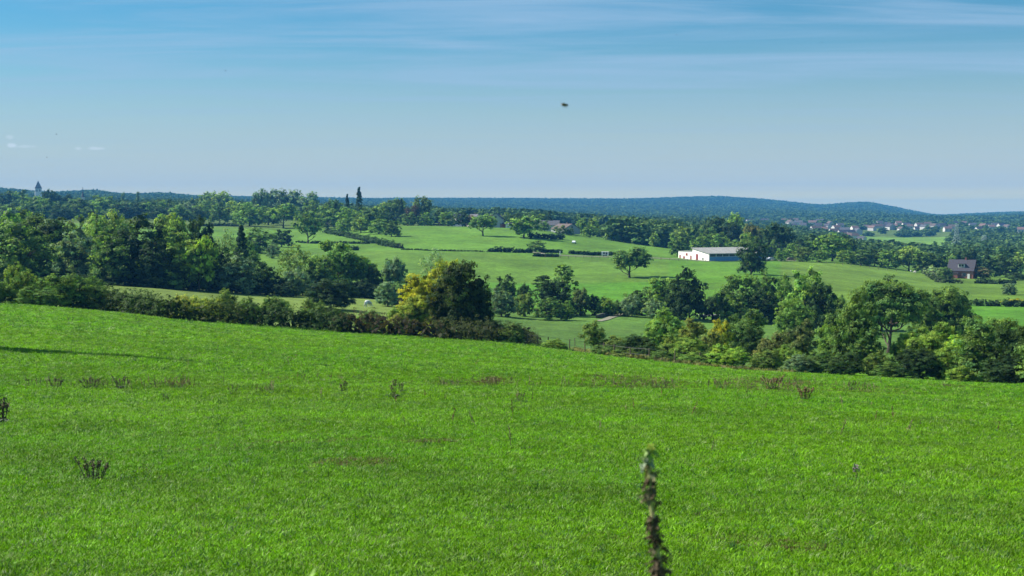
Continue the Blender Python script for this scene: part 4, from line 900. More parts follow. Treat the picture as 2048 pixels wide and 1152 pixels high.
MB().add(sp+[(0, 0, zt)], [(k, (k+1) % 8, 8) for k in range(8)]+[tuple(range(8))[::-1]]).build('spire', M_dslate, e)
MB().tube([(0, 0, zt-1), (0, 0, zx)], .18, 5).box((0, 0, zx-1.2), (1.2, .2, .2)).build('cross', M_dmetal, e)
gable_house('nave', P+Vector((9, 2, 0)), 0, 14, 8, zb*.5, 4, M_cream, M_dslate, 'church nave roof beside the slim spire', wins=(), cat='church', chimney=0, detail=False)
tag(e, 'slim dark church spire with a cross above the left trees', 'church')

# village on the right, houses seen between trees
HOUSES = [(1492, 441, 26, 'roof'), (1518, 436, 30, 'roof'), (1563, 436, 20, 'big'), (1573, 444, 18, ''), (1588, 443, 16, ''), (1597, 449, 14, ''), (1612, 440, 14, 'roof'), (1625, 449, 14, ''), (1631, 462, 18, 'big'), (1619, 470, 8, ''), (1655, 456, 9, 'gable'),
 (1672, 460, 14, 'red'), (1668, 468, 18, ''), (1690, 465, 16, ''), (1700, 470, 18, ''), (1694, 478, 16, ''), (1706, 478, 18, ''), (1715, 467, 12, 'gable'), (1723, 484, 8, 'gable'), (1744, 460, 9, 'gable'), (1752, 455, 22, 'roof'), (1766, 455, 18, 'roof'), (1781, 458, 14, 'gable'), (1789, 456, 10, ''), (1802, 462, 8, 'gable'), (1812, 452, 14, 'roof'), (1833, 462, 8, ''), (1838, 452, 14, 'roof'),
 (1867, 456, 10, 'gable'), (1874, 456, 10, ''), (1884, 453, 12, 'roof'), (1895, 462, 13, 'big'), (1905, 456, 14, 'roof'), (1945, 452, 12, 'roof'), (1958, 463, 12, 'big'), (1966, 456, 10, 'gable'), (1972, 456, 8, ''), (1990, 452, 12, 'roof'), (2002, 453, 12, 'roof'), (2042, 464, 12, ''), (2050, 463, 12, 'roof'), (1640, 444, 14, 'roof'), (1585, 455, 14, 'roof'), (1930, 448, 12, 'roof'), (1855, 450, 12, 'roof'), (1500, 446, 14, ''), (1530, 444, 14, ''), (1547, 440, 12, 'roof'), (1580, 449, 12, 'gable'), (1606, 455, 12, ''), (1637, 455, 12, ''), (1648, 462, 12, 'roof'), (1660, 451, 10, 'gable'), (1680, 455, 12, ''), (1684, 471, 14, ''), (1709, 461, 12, ''), (1732, 457, 10, 'roof'), (1759, 450, 10, ''), (1775, 451, 10, 'roof'), (1797, 450, 10, ''), (1820, 457, 10, ''), (1848, 458, 9, 'gable'), (1910, 450, 10, ''), (1983, 458, 10, ''), (2014, 458, 10, 'gable')]
VG = 'houses of the far village'
M_vil = mat('village_render', (.50, .49, .46), .85, .1, 2)
VS = []; VL = {}; LBS = []; VH = []
for i, (px, row, w, k) in enumerate(HOUSES):
    P = hit(px, row+1.5, 1500, 3600); D = math.hypot(P.x, P.y); W = w/F*D*1.09
    wm = M_vil if k in ('big', 'gable') or i % 3 == 0 else (M_cream if i % 3 == 1 else M_vil); rm = {'red': M_rroof}.get(k, (M_broof, M_slate, M_dslate, M_rroof)[i % 4])
    if k == 'gable': a_, ww, dd = R(-62+rnd.uniform(-12, 12)), 10, W*1.05
    else: a_, ww, dd = R(rnd.uniform(-25, 25)), W, 8.5
    lb = {'roof': 'low house showing mostly its roof in the far village', 'gable': 'far village house turning its pale gable to the field', 'big': 'larger white house shining in the far village', 'red': 'far village house with a red tiled roof', '': 'pale far village house among trees'}[k]
    key = lb+str(i % 4 if k not in ('red',) else 0); VL.setdefault(key, []).append(px); LBS.append((key, lb, i % 4 if k != 'red' else 3, px))
    VH.append(gable_house('village_house', P, a_, ww, dd, 4.6 if k != 'roof' else 3.4, dd*.36, wm, rm, lb, VG, wins=tuple((x*ww, 2.4, 1.6, 1.5) for x in (-.25, .25)), chimney=0, detail=False, windows=k in ('big', '')))
    VS.append((px, D, w))

ORD = ['leftmost', 'second from the left', 'third from the left', 'fourth from the left', 'fifth from the left', 'sixth from the left', 'seventh from the left', 'eighth from the left', 'ninth from the left', 'tenth from the left']
for h_, (key, lb, q, px) in zip(VH, LBS):
    kd = lb.split(' in the')[0].split(' turning')[0]; r_n = ('brown', 'slate grey', 'dark', 'red')[q]
    n_ = sorted(VL[key]).index(px); kind_ = 'low roofs' if 'roof' in lb and 'low' in lb else ('pale gables' if 'gable' in lb else ('large white houses' if 'larger' in lb else 'small houses'))
    h_['label'] = ('%s of the far village %s with %s tiles' % ((ORD[n_] if n_ < 10 else 'rightmost'), kind_, r_n)) if len(VL[key]) > 1 else 'the one of the far village %s with %s tiles' % (kind_, r_n)
for lb in ('dark bush in the shade at the foot of the woodland', 'dark bush in the shade at the foot of the middle trees'):
    same = sorted([o for o in COL.objects if o.get('label') == lb], key=lambda o: o.location.x/o.location.y); nn = len(same)
    for i, o in enumerate(same):
        o['label'] = (ORD[i] if i < 10 else ORD[min(nn-1-i, 9)].replace('left', 'right')) + ' ' + lb.replace('dark bush in the shade', 'dark bush')
# pylons and gantry
def pylon(px, base_d, top, w, label, arms=3):
    P = at(px, base_d, 490); D = base_d; h = z_at(px, top, D)-P.z; e = empty('pylon', P, R(12)); W = w/F*D; mb = MB(); hw0, hw1 = W*.32, W*.06; n = 9; r = .075*D/1200
    for sx in (-1, 1):
        for sy in (-1, 1): mb.tube([(sx*hw0, sy*hw0, 0), (sx*hw1*1.6, sy*hw1*1.6, h*.6), (sx*hw1, sy*hw1, h)], r*1.3, 4)
    def hw(z): return np.interp(z/h, [0, .6, 1], [hw0, hw1*1.6, hw1])
    for k in range(n):
        za, zb_ = h*k/n, h*(k+1)/n; A, B = hw(za), hw(zb_)
        for q in range(4):
            c4 = [(-1, -1), (1, -1), (1, 1), (-1, 1)]; p1, p2 = c4[q], c4[(q+1) % 4]
            mb.tube([(p1[0]*A, p1[1]*A, za), (p2[0]*B, p2[1]*B, zb_)], r, 4).tube([(p2[0]*A, p2[1]*A, za), (p1[0]*B, p1[1]*B, zb_)], r, 4)
    mb.build('mast', M_metal, e)
    for k in range(arms):
        z = h*(.66+.14*k); ln = W*(.5-.08*k); m2 = MB().tube([(-ln, 0, z), (0, 0, z+h*.03), (ln, 0, z)], r, 4).tube([(-ln, 0, z), (ln, 0, z)], r, 4)
        for sx in (-1, 1): m2.tube([(sx*ln, 0, z), (sx*ln, 0, z-h*.035)], r*1.2, 4)
        m2.build('crossarm', M_metal, e)
    tag(e, label, 'pylon', 'pylons in the valley'); return P, h, e
pylon(1913, 1150, 447, 34, 'tall lattice pylon left behind the brick house')
pylon(1968, 1350, 470, 40, 'lattice pylon with wide arms above the spruce', arms=2)
pylon(2016, 1500, 482, 30, 'smallest pylon near the right edge')
A = at(1793, 1180, 500); B = at(1904, 1180, 500); zt = z_at(1850, 493, 1180)
e = empty('pipe_bridge', (A+B)/2)
dv = B-A; ln = math.hypot(dv.x, dv.y); mid = (A+B)/2
e.rotation_euler.z = math.atan2(dv.y, dv.x); hz = zt-mid.z
MB().box((0, 0, hz), (ln, 1.6, .9)).build('deck', mat('pale_green_steel', (.45, .60, .52), .6), e)
for k in range(9): MB().box((-ln/2+.6+k*(ln-1.2)/8, 0, (hz-.45)/2), (.6, .6, hz-.45)).build('post', M_metal, e)
tag(e, 'long pale green pipe bridge on posts in the valley', 'bridge')

# horse trailer on the track
P = hit(1210, 513, 520, 660); e = empty('horse_trailer', P, R(-4))
MB().box((0, 0, 1.25), (3.1, 1.7, 1.6)).box((1.2, 0, 2.1), (.7, 1.7, .14)).build('body', M_white, e)
MB().box((-.45, -.9, 1.45), (.8, .06, .7)).build('window', M_glass, e); MB().box((.65, -.9, 1.3), (.7, .06, .9)).build('door', M_dmetal, e)
for sx in (-.5, .5):
    w_ = MB().tube([(sx, -.98, .35), (sx, -.8, .35)], .34, 14).build('wheel', M_dmetal, e)
MB().box((-2.0, 0, .5), (1.2, .1, .1)).build('drawbar', M_dmetal, e)
MB().box((0, 0, 2.11), (3.2, 1.8, .1)).build('roof', M_white, e)
tag(e, 'white horse trailer with dark openings parked on the track', 'trailer')
def car(px, row, rz, m, label):
    P = hit(px, row, 560, 700); e = empty('parked_car', P, rz)
    prof = [(-2.1, .35), (-2.1, .85), (-1.75, .98), (-1.2, 1.42), (.35, 1.45), (1.05, .98), (1.95, .85), (2.1, .6), (2.1, .35)]; n = len(prof)
    vs = [(x, -.85+.12*(z > 1.1), z) for x, z in prof]+[(x, .85-.12*(z > 1.1), z) for x, z in prof]
    fs = [tuple(range(n))[::-1], tuple(range(n, 2*n))]+[(i, (i+1) % n, n+(i+1) % n, n+i) for i in range(n)]
    MB().add(vs, fs).build('body', m, e)
    for sy in (-1, 1): MB().add([(-1.2, sy*.83, .98), (.7, sy*.83, .98), (.25, sy*.76, 1.36), (-1.0, sy*.76, 1.36)], [(0, 1, 2, 3)]).build('side_window', M_glass, e)
    for sx in (-1.3, 1.3):
        for sy in (-.8, .8): MB().tube([(sx, sy-.1, .32), (sx, sy+.1, .32)], .32, 12).build('wheel', M_dmetal, e)
    tag(e, label, 'car', 'cars parked by the farm')
M_car = mat('white_car_paint', (.75, .76, .78), .25, spec=.5); M_car2 = mat('silver_car_paint', (.5, .52, .55), .25, spec=.5); M_car3 = mat('brown_car_paint', (.12, .10, .07), .4, spec=.5)
car(1530, 521, R(60), M_car, 'white car nearer to the tall tree by the farmhouse')
car(1544, 521, R(12), M_car2, 'pale silver car right of the white one')
car(1583, 521, R(5), M_car3, 'brownish vehicle standing before the round clipped bush')
car(1148, 467, R(82), M_car, 'small white car at the grey gable of the bungalow')

# animals
def cow(P, rz, m, label, graze=True, cat='cow', s=1.0):
    V_ = [(0, 0, 1.05), (-.75, 0, 1.12), (.7, 0, 1.12), (1.15, 0, 1.2 if not graze else .95), (1.5, 0, 1.35 if not graze else .42), (1.85, 0, 1.2 if not graze else .16), (-.72, .22, .6), (-.68, .24, .33), (-.72, .24, 0), (-.72, -.22, .6), (-.66, -.24, .33), (-.72, -.24, 0), (.72, .2, .62), (.74, .2, .3), (.72, .2, 0), (.72, -.2, .62), (.74, -.2, .3), (.72, -.2, 0), (-1.0, 0, 1.1), (-1.05, 0, .5)]
    E_ = [(0, 1), (0, 2), (2, 3), (3, 4), (4, 5), (1, 6), (6, 7), (7, 8), (1, 9), (9, 10), (10, 11), (2, 12), (12, 13), (13, 14), (2, 15), (15, 16), (16, 17), (1, 18), (18, 19)]
    Rr = [.40, .37, .36, .24, .17, .10, .17, .09, .07, .17, .09, .07, .13, .08, .07, .13, .08, .07, .08, .04]
    me = bpy.data.meshes.new('cow'); me.from_pydata([Vector(v)*s for v in V_], E_, []); me.materials.append(m)
    ob = link('cow', me, None, P); ob.rotation_euler.z = rz
    sk = ob.modifiers.new('skin', 'SKIN'); me.skin_vertices  # one continuous body
    for i, r in enumerate(Rr): me.skin_vertices[0].data[i].radius = (r*s, r*s*(1.15 if i < 3 else 1))
    me.skin_vertices[0].data[0].use_root = True
    ob.modifiers.new('sub', 'SUBSURF').levels = 1; ob.modifiers['sub'].render_levels = 1
    tag(ob, label, cat)
    return ob
M_cowb = mat('brown_hide', (.26, .07, .03), .8, .2, 2); M_cowt = mat('tan_hide', (.42, .20, .12), .8, .2, 2); M_coww = mat('white_and_grey_hide', (.55, .55, .52), .8, .45, 1.3)
cow(hit(583, 589, 180, 400), R(128), M_cowb, 'brown cow standing at the shaded foot of the woodland')
cow(hit(735, 615, 180, 400), R(62), M_coww, 'white and grey cow grazing right of the dark thicket')
cow(hit(792, 606, 180, 400), R(40), M_cowt, 'tan cow partly hidden behind the yellow green bush')
cow(hit(1822, 545, 500, 700), R(60), M_coww, 'pale animal by the trees on the field brow', cat='animal', s=.7)
cow(hit(1830, 546, 500, 700), R(120), M_coww, 'second pale animal, right of the other on the field brow', cat='animal', s=.65)

# road and track, laid just over the ground
def ribbon(name, pts, w, m, label, cat):
    P = [hit(px, r, lo, hi) for px, r, lo, hi in pts]; P = [P[0]]+P+[P[-1]]; sm = []
    for i in range(1, len(P)-2):
        for k in range(12):
            t_ = k/12; a, b, c, d = P[i-1], P[i], P[i+1], P[i+2]
            sm.append(.5*((2*b)+(c-a)*t_+(2*a-5*b+4*c-d)*t_*t_+(3*b-a-3*c+d)*t_**3))
    sm.append(P[-2]); vs = []; fs = []
    for i, p_ in enumerate(sm):
        t_ = (sm[min(i+1, len(sm)-1)]-sm[max(i-1, 0)]); t_.z = 0; t_.normalize(); nn = Vector((-t_.y, t_.x, 0))
        for sgn in (-1, -.33, .33, 1):
            q = p_+nn*w*.5*sgn; vs.append((q.x, q.y, float(H(q.x, q.y))+.12))
    for i in range(len(sm)-1):
        for k in range(3): b = i*4+k; fs.append((b, b+1, b+5, b+4))
    mb = MB().add(vs, fs); ob = mb.build(name, m); tag(ob, label, cat, kind='structure'); return ob
M_road = mat('pale_asphalt', (.30, .30, .30), .9, .15, .5); M_track = mat('gravel_track', (.19, .185, .125), .95, .3, .6)
ribbon('road', [(1240, 478, 700, 900), (1268, 481, 700, 900), (1300, 486, 700, 900), (1340, 489, 700, 900)], 9, M_road, 'pale road crossing behind the hillside field', 'road')
ribbon('farm_track', [(1060, 503, 500, 700), (1110, 510, 500, 700), (1200, 514, 500, 700), (1300, 516, 500, 700), (1365, 519, 500, 700), (1420, 523, 500, 700)], 4, M_track, 'gravel farm track leading to the white barn', 'track')
ribbon('farm_track', [(1520, 521, 500, 700), (1560, 521, 500, 700), (1600, 522, 500, 700)], 6, M_track, 'pale yard surface right of the tall barn tree', 'track')
ribbon('field_path', [(1196, 643, 250, 350), (1215, 638, 250, 350), (1235, 631, 250, 350), (1252, 622, 250, 400), (1262, 617, 250, 420)], 1.7, M_track, 'pale path climbing beside a low wall in the valley', 'path')
ribbon('valley_road', [(1400, 631, 250, 420), (1430, 631, 250, 420), (1460, 632, 250, 420)], 4, M_road, 'bit of pale road under the broad round tree', 'road')
# low wall by the path
mb = MB(); pp = [hit(px, r, 250, 350) for px, r in ((1202, 638), (1214, 635), (1226, 630), (1238, 625))]
for a, b in zip(pp[:-1], pp[1:]):
    m_ = (a+b)/2; d = b-a; mb.box((m_.x-.8, m_.y+1.6, float(H(m_.x, m_.y))+.35), (math.hypot(d.x, d.y)*1.02, .5, .9), math.atan2(d.y, d.x))
tag(mb.build('field_wall', mat('field_stone', (.08, .08, .065), .95, .3, 2)), 'low dark stone wall along the pale valley path', 'wall')

# wire fences: posts and wires, each run one fence
def fence(pts, n, h, label, m=M_wood, lo=120, hi=700, pr=.06, group='fences'):
    P = [hit(px, r, lo, hi) for px, r in pts]; seg = [0]
    for a, b in zip(P[:-1], P[1:]): seg.append(seg[-1]+(b-a).length)
    e = empty('fence', P[0]); tops = []
    for k in range(n):
        s_ = seg[-1]*k/(n-1); x = float(np.interp(s_, seg, [p_.x for p_ in P])); y = float(np.interp(s_, seg, [p_.y for p_ in P])); z = float(H(x, y)); q = Vector((x, y, z))-P[0]
        MB().tube([q-Vector((0, 0, .2)), q+Vector((rnd.uniform(-.05, .05), 0, h*rnd.uniform(.92, 1.08)))], pr, 6).build('post', m, e); tops.append(q)
    w_ = MB()
    for a, b in zip(tops[:-1], tops[1:]):
        for f in (.45, .9): w_.tube([a+Vector((0, 0, h*f)), b+Vector((0, 0, h*f))], .012 if pr < .1 else .03, 3)
    w_.build('wire', M_dmetal, e); tag(e, label, 'fence', group); return e
fence([(1055, 690), (1100, 692), (1160, 703), (1232, 715), (1300, 722), (1330, 725), (1400, 732)], 12, 1.35, 'wooden post fence along the lower edge of the near field', lo=125, hi=170, pr=.06)
fence([(1090, 516), (1160, 517), (1230, 518), (1300, 519), (1360, 522), (1430, 524)], 22, 1.2, 'thin fence in front of the farm track and barn', lo=500, pr=.08)
fence([(1150, 691), (1175, 690), (1205, 687)], 4, 1.2, 'short pale fence behind the pointed tree', lo=172, hi=260)
fence([(1545, 522), (1600, 523), (1700, 532), (1830, 547)], 18, 1.2, 'fence along the brow of the right hillside field', lo=500, pr=.08)
P = hit(1120, 509, 500, 700); tag(MB().box((0, 0, .6), (.5, .5, 1.5)).box((0, 0, 1.4), (.7, .7, .12)).build('gate_post', M_white, None, P), 'single white post by the farm track', 'post')
P = hit(1597, 522, 560, 700); tag(MB().tube([(0, 0, 0), (0, 0, 6.5)], [.12, .08], 8).box((0, 0, 6.1), (1.4, .1, .1)).build('utility_pole', M_wood, None, P), 'pale utility pole left of the round clipped bush', 'pole')

# ------------------------------------------------------------------ far woods: individual crowns nobody could count, as one mass each
HID = bpy.data.collections.new('plant_kinds')       # sources of the instanced plants, not part of the scene
def gn_scatter(name, P, scl, rot, srcs, tint=None, pick=None):
    """one object whose points carry the instances"""
    n = len(P); me = bpy.data.meshes.new(name); me.vertices.add(n); me.vertices.foreach_set('co', np.asarray(P, np.float32).ravel())
    def att(nm, ty, arr, key='value'):
        a = me.attributes.new(nm, ty, 'POINT'); a.data.foreach_set(key, np.asarray(arr).ravel())
    att('scl', 'FLOAT_VECTOR', np.asarray(scl, np.float32), 'vector'); att('rot', 'FLOAT_VECTOR', np.asarray(rot, np.float32), 'vector')
    att('pick', 'INT', (pick if pick is not None else np.random.default_rng(1).integers(0, len(srcs), n)).astype(np.int32))
    if tint is not None: att('tint', 'FLOAT_COLOR', np.concatenate([tint, np.ones((n, 1))], 1).astype(np.float32), 'color')
    c = bpy.data.collections.new(name+'_kinds')
    for s_ in srcs: c.objects.link(s_)
    ng = bpy.data.node_groups.new(name, 'GeometryNodeTree')
    ng.interface.new_socket('Geometry', in_out='INPUT', socket_type='NodeSocketGeometry'); ng.interface.new_socket('Geometry', in_out='OUTPUT', socket_type='NodeSocketGeometry')
    gi = ng.nodes.new('NodeGroupInput'); go = ng.nodes.new('NodeGroupOutput'); io = ng.nodes.new('GeometryNodeInstanceOnPoints'); ci = ng.nodes.new('GeometryNodeCollectionInfo')
    m2p = ng.nodes.new('GeometryNodeMeshToPoints')
    ci.inputs['Collection'].default_value = c; ci.inputs['Separate Children'].default_value = True; ci.inputs['Reset Children'].default_value = True
    io.inputs['Pick Instance'].default_value = True
    def na(nm, ty):
        a = ng.nodes.new('GeometryNodeInputNamedAttribute'); a.data_type = ty; a.inputs['Name'].default_value = nm; return a.outputs['Attribute']
    lk = ng.links.new; lk(gi.outputs[0], m2p.inputs['Mesh']); lk(m2p.outputs[0], io.inputs['Points']); lk(ci.outputs[0], io.inputs['Instance']); lk(na('pick', 'INT'), io.inputs['Instance Index'])
    e2r = ng.nodes.new('FunctionNodeEulerToRotation'); lk(na('rot', 'FLOAT_VECTOR'), e2r.inputs[0]); lk(e2r.outputs[0], io.inputs['Rotation']); lk(na('scl', 'FLOAT_VECTOR'), io.inputs['Scale']); lk(io.outputs[0], go.inputs[0])
    ob = link(name, me); md = ob.modifiers.new('scatter', 'NODES'); md.node_group = ng; return ob
rng = np.random.default_rng(42)
fsrc = []
for i, (kd, ncl, per, sz) in enumerate((('bush', 75, 8, .07), ('bush', 75, 8, .07), ('full', 75, 8, .07), ('bush', 75, 8, .07), ('conifer', 70, 6, .06))):
    Vv, Ff, v = build_crown(kd, ncl, per, sz, 50+i, .10); ob = bpy.data.objects.new('forest_tree_%s' % 'abcde'[i], npmesh('forest_tree', Vv, Ff, M_forest, v)); fsrc.append(ob)
def scatter_ring(d0, d1, area, px0, px1):
    a0, a1 = az_of(px0), az_of(px1); n = int((d1*d1-d0*d0)/2*(a1-a0)/area); d = np.sqrt(rng.uniform(d0*d0, d1*d1, n)); a = rng.uniform(a0, a1, n); return d*np.sin(a), d*np.cos(a), d
def far_wood(name, rings, label, avoid):
    X, Y, D_ = [np.concatenate(q) for q in zip(*[scatter_ring(*r) for r in rings])]; Z = H(X, Y); px, row = pxrow(np.stack([X, Y, Z], 1)); ok = ~avoid(px, row, D_) & ~(CLR(X, Y) & (D_ > 2000) & (D_ < 5200))
    X, Y, Z, D_ = X[ok], Y[ok], Z[ok], D_[ok]; n = len(X); wd = rng.uniform(11, 20, n)*np.where(D_ > 2600, 1.25, 1.0); ht = rng.uniform(8, 14, n)*np.where(D_ > 2600, 1.05, 1)*np.where((px[ok] > 1480) & (D_ < 3000), .68, 1)
    pick = rng.choice(5, n, p=[.3, .24, .24, .20, .02]); con = pick == 4; wd[con] *= .5; ht[con] *= 1.25
    ob = gn_scatter(name, np.stack([X, Y, Z-.4], 1), np.stack([wd, wd, ht], 1), np.stack([np.zeros(n), np.zeros(n), rng.uniform(0, 6.28, n)], 1), fsrc, pick=pick)
    tag(ob, label, 'forest', kind='stuff'); return n
nh = np.array([(p_, d_, w_) for p_, d_, w_ in VS])
def av_village(px, row, D_):
    m = (px > 1690) & (px < 1905) & (D_ > 1080) & (D_ < 1900)
    m |= (px > 1480) & (D_ > 1750) & (D_ < 3000) & (rng.uniform(0, 1, len(px)) > .26)
    for p_, d_, w_ in nh: m |= (abs(px-p_) < w_*.75+4) & (D_ > d_-(190 if w_ > 10 else 120)) & (D_ < d_+14)
    m |= (px < 520) & (D_ < 1180); m |= (px >= 520) & (px < 1240) & (D_ < 1200)
    m |= (px > 1240) & (D_ < 780)
    m |= (abs(px-166) < 16) & (D_ < 1500) & (D_ > 1350); m |= (abs(px-77) < 16) & (D_ > 1700) & (D_ < 2060)
    return m
far_wood('valley_woods', [(780, 1800, 130, -250, 2350), (1800, 2900, 150, -300, 2400)], 'far woods and gardens filling the valley behind the farms', av_village)
far_wood('hill_forest', [(2900, 4600, 210, -350, 2400), (4600, 7300, 300, -350, 2450)], 'blue hazy forest covering the far hills', lambda px, row, D_: (px < -1e9))

# ------------------------------------------------------------------ grass of the near field
def tuft(seed, n, h, spread, wid, lean=.6, kind='blade'):
    r = np.random.default_rng(seed); VV = []; FF = []; vv = []
    for k in range(n):
        a = r.uniform(0, 2*PI); rad = spread*math.sqrt(r.uniform(0, 1)); b = np.array([rad*math.cos(a), rad*math.sin(a), -.01]); da = a+r.normal()*.9; dr = np.array([math.cos(da), math.sin(da), 0]); side = np.array([-dr[1], dr[0], 0])
        tw = r.uniform(-.8, .8); side = side*math.cos(tw)+dr*math.sin(tw)*.7
        hh = h*r.uniform(.5, 1.25); ln = lean*r.uniform(.2, 1.5)*hh; w = wid*r.uniform(.7, 1.3); b0 = len(VV)
        for s_, wf in ((0, .8), (.45, 1), (.8, .7)):
            c = b+dr*ln*s_**1.8+np.array([0, 0, hh*s_*(1-.18*s_)]); VV += [c-side*w*wf/2, c+side*w*wf/2]
        VV.append(b+dr*ln*1.15+np.array([0, 0, hh*.84])); q = r.uniform(0, 1)
        FF += [(b0, b0+1, b0+3, b0+2), (b0+2, b0+3, b0+5, b0+4), (b0+4, b0+5, b0+6, b0+6)]; vv += [q*.75, q, min(1, q*1.1)]
    return np.array(VV), FF, np.array(vv)
gsrc = []
for i in range(7):
    Vv, Ff, v = tuft(i+3, 20, .05, .07, .0085, lean=.9)
    me = bpy.data.meshes.new('tuft'); me.from_pydata([tuple(q) for q in Vv], [], [f if f[2] != f[3] else f[:3] for f in Ff]); me.update(); me.materials.append(M_grass)
    a = me.attributes.new('v', 'FLOAT', 'FACE'); a.data.foreach_set('value', v.astype(np.float32)); gsrc.append(bpy.data.objects.new('grass_tuft_%s' % 'abcdefg'[i], me))
Ps, Ss = [], []
def ring(d0, d1, dens, sc, px0=-200, px1=2250):
    a0, a1 = az_of(px0), az_of(px1); n = int((d1*d1-d0*d0)/2*(a1-a0)*dens); d = np.sqrt(rng.uniform(d0*d0, d1*d1, n)); a = rng.uniform(a0, a1, n)
    Ps.append(np.stack([d*np.sin(a), d*np.cos(a)], 1)); Ss.append(np.full(n, sc)*rng.uniform(.7, 1.3, n))
ring(5.0, 7.5, 500, .85, -900, 2950); ring(7.5, 14, 620, .85); ring(14, 22, 420, 1.0); ring(22, 34, 230, 1.2)
for a_, b_ in ((-1200, -200), (2250, 3250)): ring(7.5, 14, 400, .95, a_, b_); ring(14, 22, 220, 1.2, a_, b_); ring(22, 34, 90, 1.6, a_, b_); ring(34, 60, 30, 2.4, a_, b_)
for a_, b_ in ((-700, -120), (2170, 2700)): ring(60, 120, 8, 3.6, a_, b_)
ring(34, 50, 110, 1.5); ring(50, 75, 48, 2.0, -120, 2170); ring(75, 110, 20, 2.6, -80, 2130); ring(110, 176, 8, 3.4, -80, 2130)
PP = np.concatenate(Ps); SS = np.concatenate(Ss); Z = H(PP[:, 0], PP[:, 1]); P3 = np.concatenate([PP, Z[:, None]], 1); px, row = pxrow(P3); Dg = np.hypot(PP[:, 0], PP[:, 1])
# inside the field only: cut at the hedge line
edge = np.interp(px, sorted(COLS), [COLS[k][0][0] for k in sorted(COLS)]); ok = Dg < edge-.4
P3, SS, px, row, Dg = P3[ok], SS[ok], px[ok], row[ok], Dg[ok]; n = len(P3)
patch = fnoise(P3[:, 0], P3[:, 1], .9, 3); patch2 = fnoise(P3[:, 0], P3[:, 1], .22, 5)
tn = np.array([.127, .288, .006])*(1+.20*patch[:, None]+.22*patch2[:, None])*(1+np.array([.16, .04, 0])*np.clip(fnoise(P3[:, 0], P3[:, 1], .11, 9), -1, 1.5)[:, None])*rng.uniform(.78, 1.25, (n, 1))
yel = rng.uniform(0, 1, n) < .16; tn[yel] = np.array([.15, .25, .035])*rng.uniform(.8, 1.2, (yel.sum(), 1))
pal = rng.uniform(0, 1, n) < .05; tn[pal] = np.array([.24, .33, .12])
blu = rng.uniform(0, 1, n) < .08; tn[blu] = np.array([.05, .14, .035])
dryamt = np.zeros(n)
def dry(cx, cy, rx, ry, amt): # patches of worn or dead grass, centred where the photograph has them, in field metres
    global dryamt
    c = hit(cx, cy, 8, 175); d0 = math.hypot(c.x, c.y); rxm = rx/F*d0; near = hit(cx, cy+ry, 8, 175); far = hit(cx, cy-ry, 8, 175); rym = max((far-near).length/2, .3)
    u = c.normalized(); dx = P3[:, 0]-c.x; dy = P3[:, 1]-c.y; al = dx*u.x+dy*u.y; ac = dx*u.y-dy*u.x; q = (ac/rxm)**2+(al/rym)**2+.5*patch
    dryamt = np.maximum(dryamt, amt*np.clip(1.3-q, 0, 1))
dry(860, 886, 80, 6, .75); dry(640, 886, 150, 6, .5); dry(710, 928, 80, 9, .6); dry(400, 900, 120, 6, .3); dry(985, 762, 45, 9, .9); dry(1280, 765, 130, 14, .45); dry(1545, 768, 110, 13, .5); dry(1590, 1100, 60, 11, .6); dry(1450, 1085, 130, 14, .3); dry(1740, 780, 120, 8, .3); dry(1900, 772, 60, 6, .35); dry(1700, 1030, 40, 6, .3); dry(1230, 1075, 60, 12, .3); dry(700, 765, 200, 8, .15); dry(900, 770, 60, 7, .25)
isdry = rng.uniform(0, 1, n) < dryamt
tn[isdry] = np.array([.15, .125, .055])*rng.uniform(.35, 1.25, (isdry.sum(), 1)); SS[isdry] *= .8
tilt = rng.normal(size=(n, 2))*.22
g = gn_scatter('grass', P3, np.stack([SS, SS, SS*np.clip(1.1-.0035*Dg, .6, 1)], 1), np.stack([tilt[:, 0], tilt[:, 1], rng.uniform(0, 6.28, n)], 1), gsrc, tint=tn)
tag(g, 'short bright green grass of the near pasture', 'grass', kind='stuff')
print('grass tufts', n)

# ------------------------------------------------------------------ docks and other weeds standing in the pasture
M_dock = mat('withered_seed', (.12, .105, .055), .9, .4, 30); M_dockr = mat('rusty_seed', (.18, .105, .055), .9, .4, 30); M_dockg = mat('weed_green', (.030, .062, .022), .7, .3, 20)
M_stem = mat('pale_stem', (.34, .31, .15), .7, .15, 20); M_fresh = mat('fresh_leaf', (.17, .30, .03), .5, .15, 10)
def seedy(mb, a, b, n, r, rd, s=1.0):
    for k in range(n):
        t_ = rd.random(); p_ = a.lerp(b, .25+.75*t_)+Vector((rd.gauss(0, r), rd.gauss(0, r), rd.gauss(0, r))); d1 = Vector((rd.gauss(0, 1), rd.gauss(0, 1), rd.gauss(0, 1))).normalized(); d2 = d1.orthogonal().normalized(); w = rd.uniform(.5, 1.1)*r*s
        mb.add([p_-d1*w, p_+d2*w*.6, p_+d1*w, p_-d2*w*.6], [(0, 1, 2, 3)])
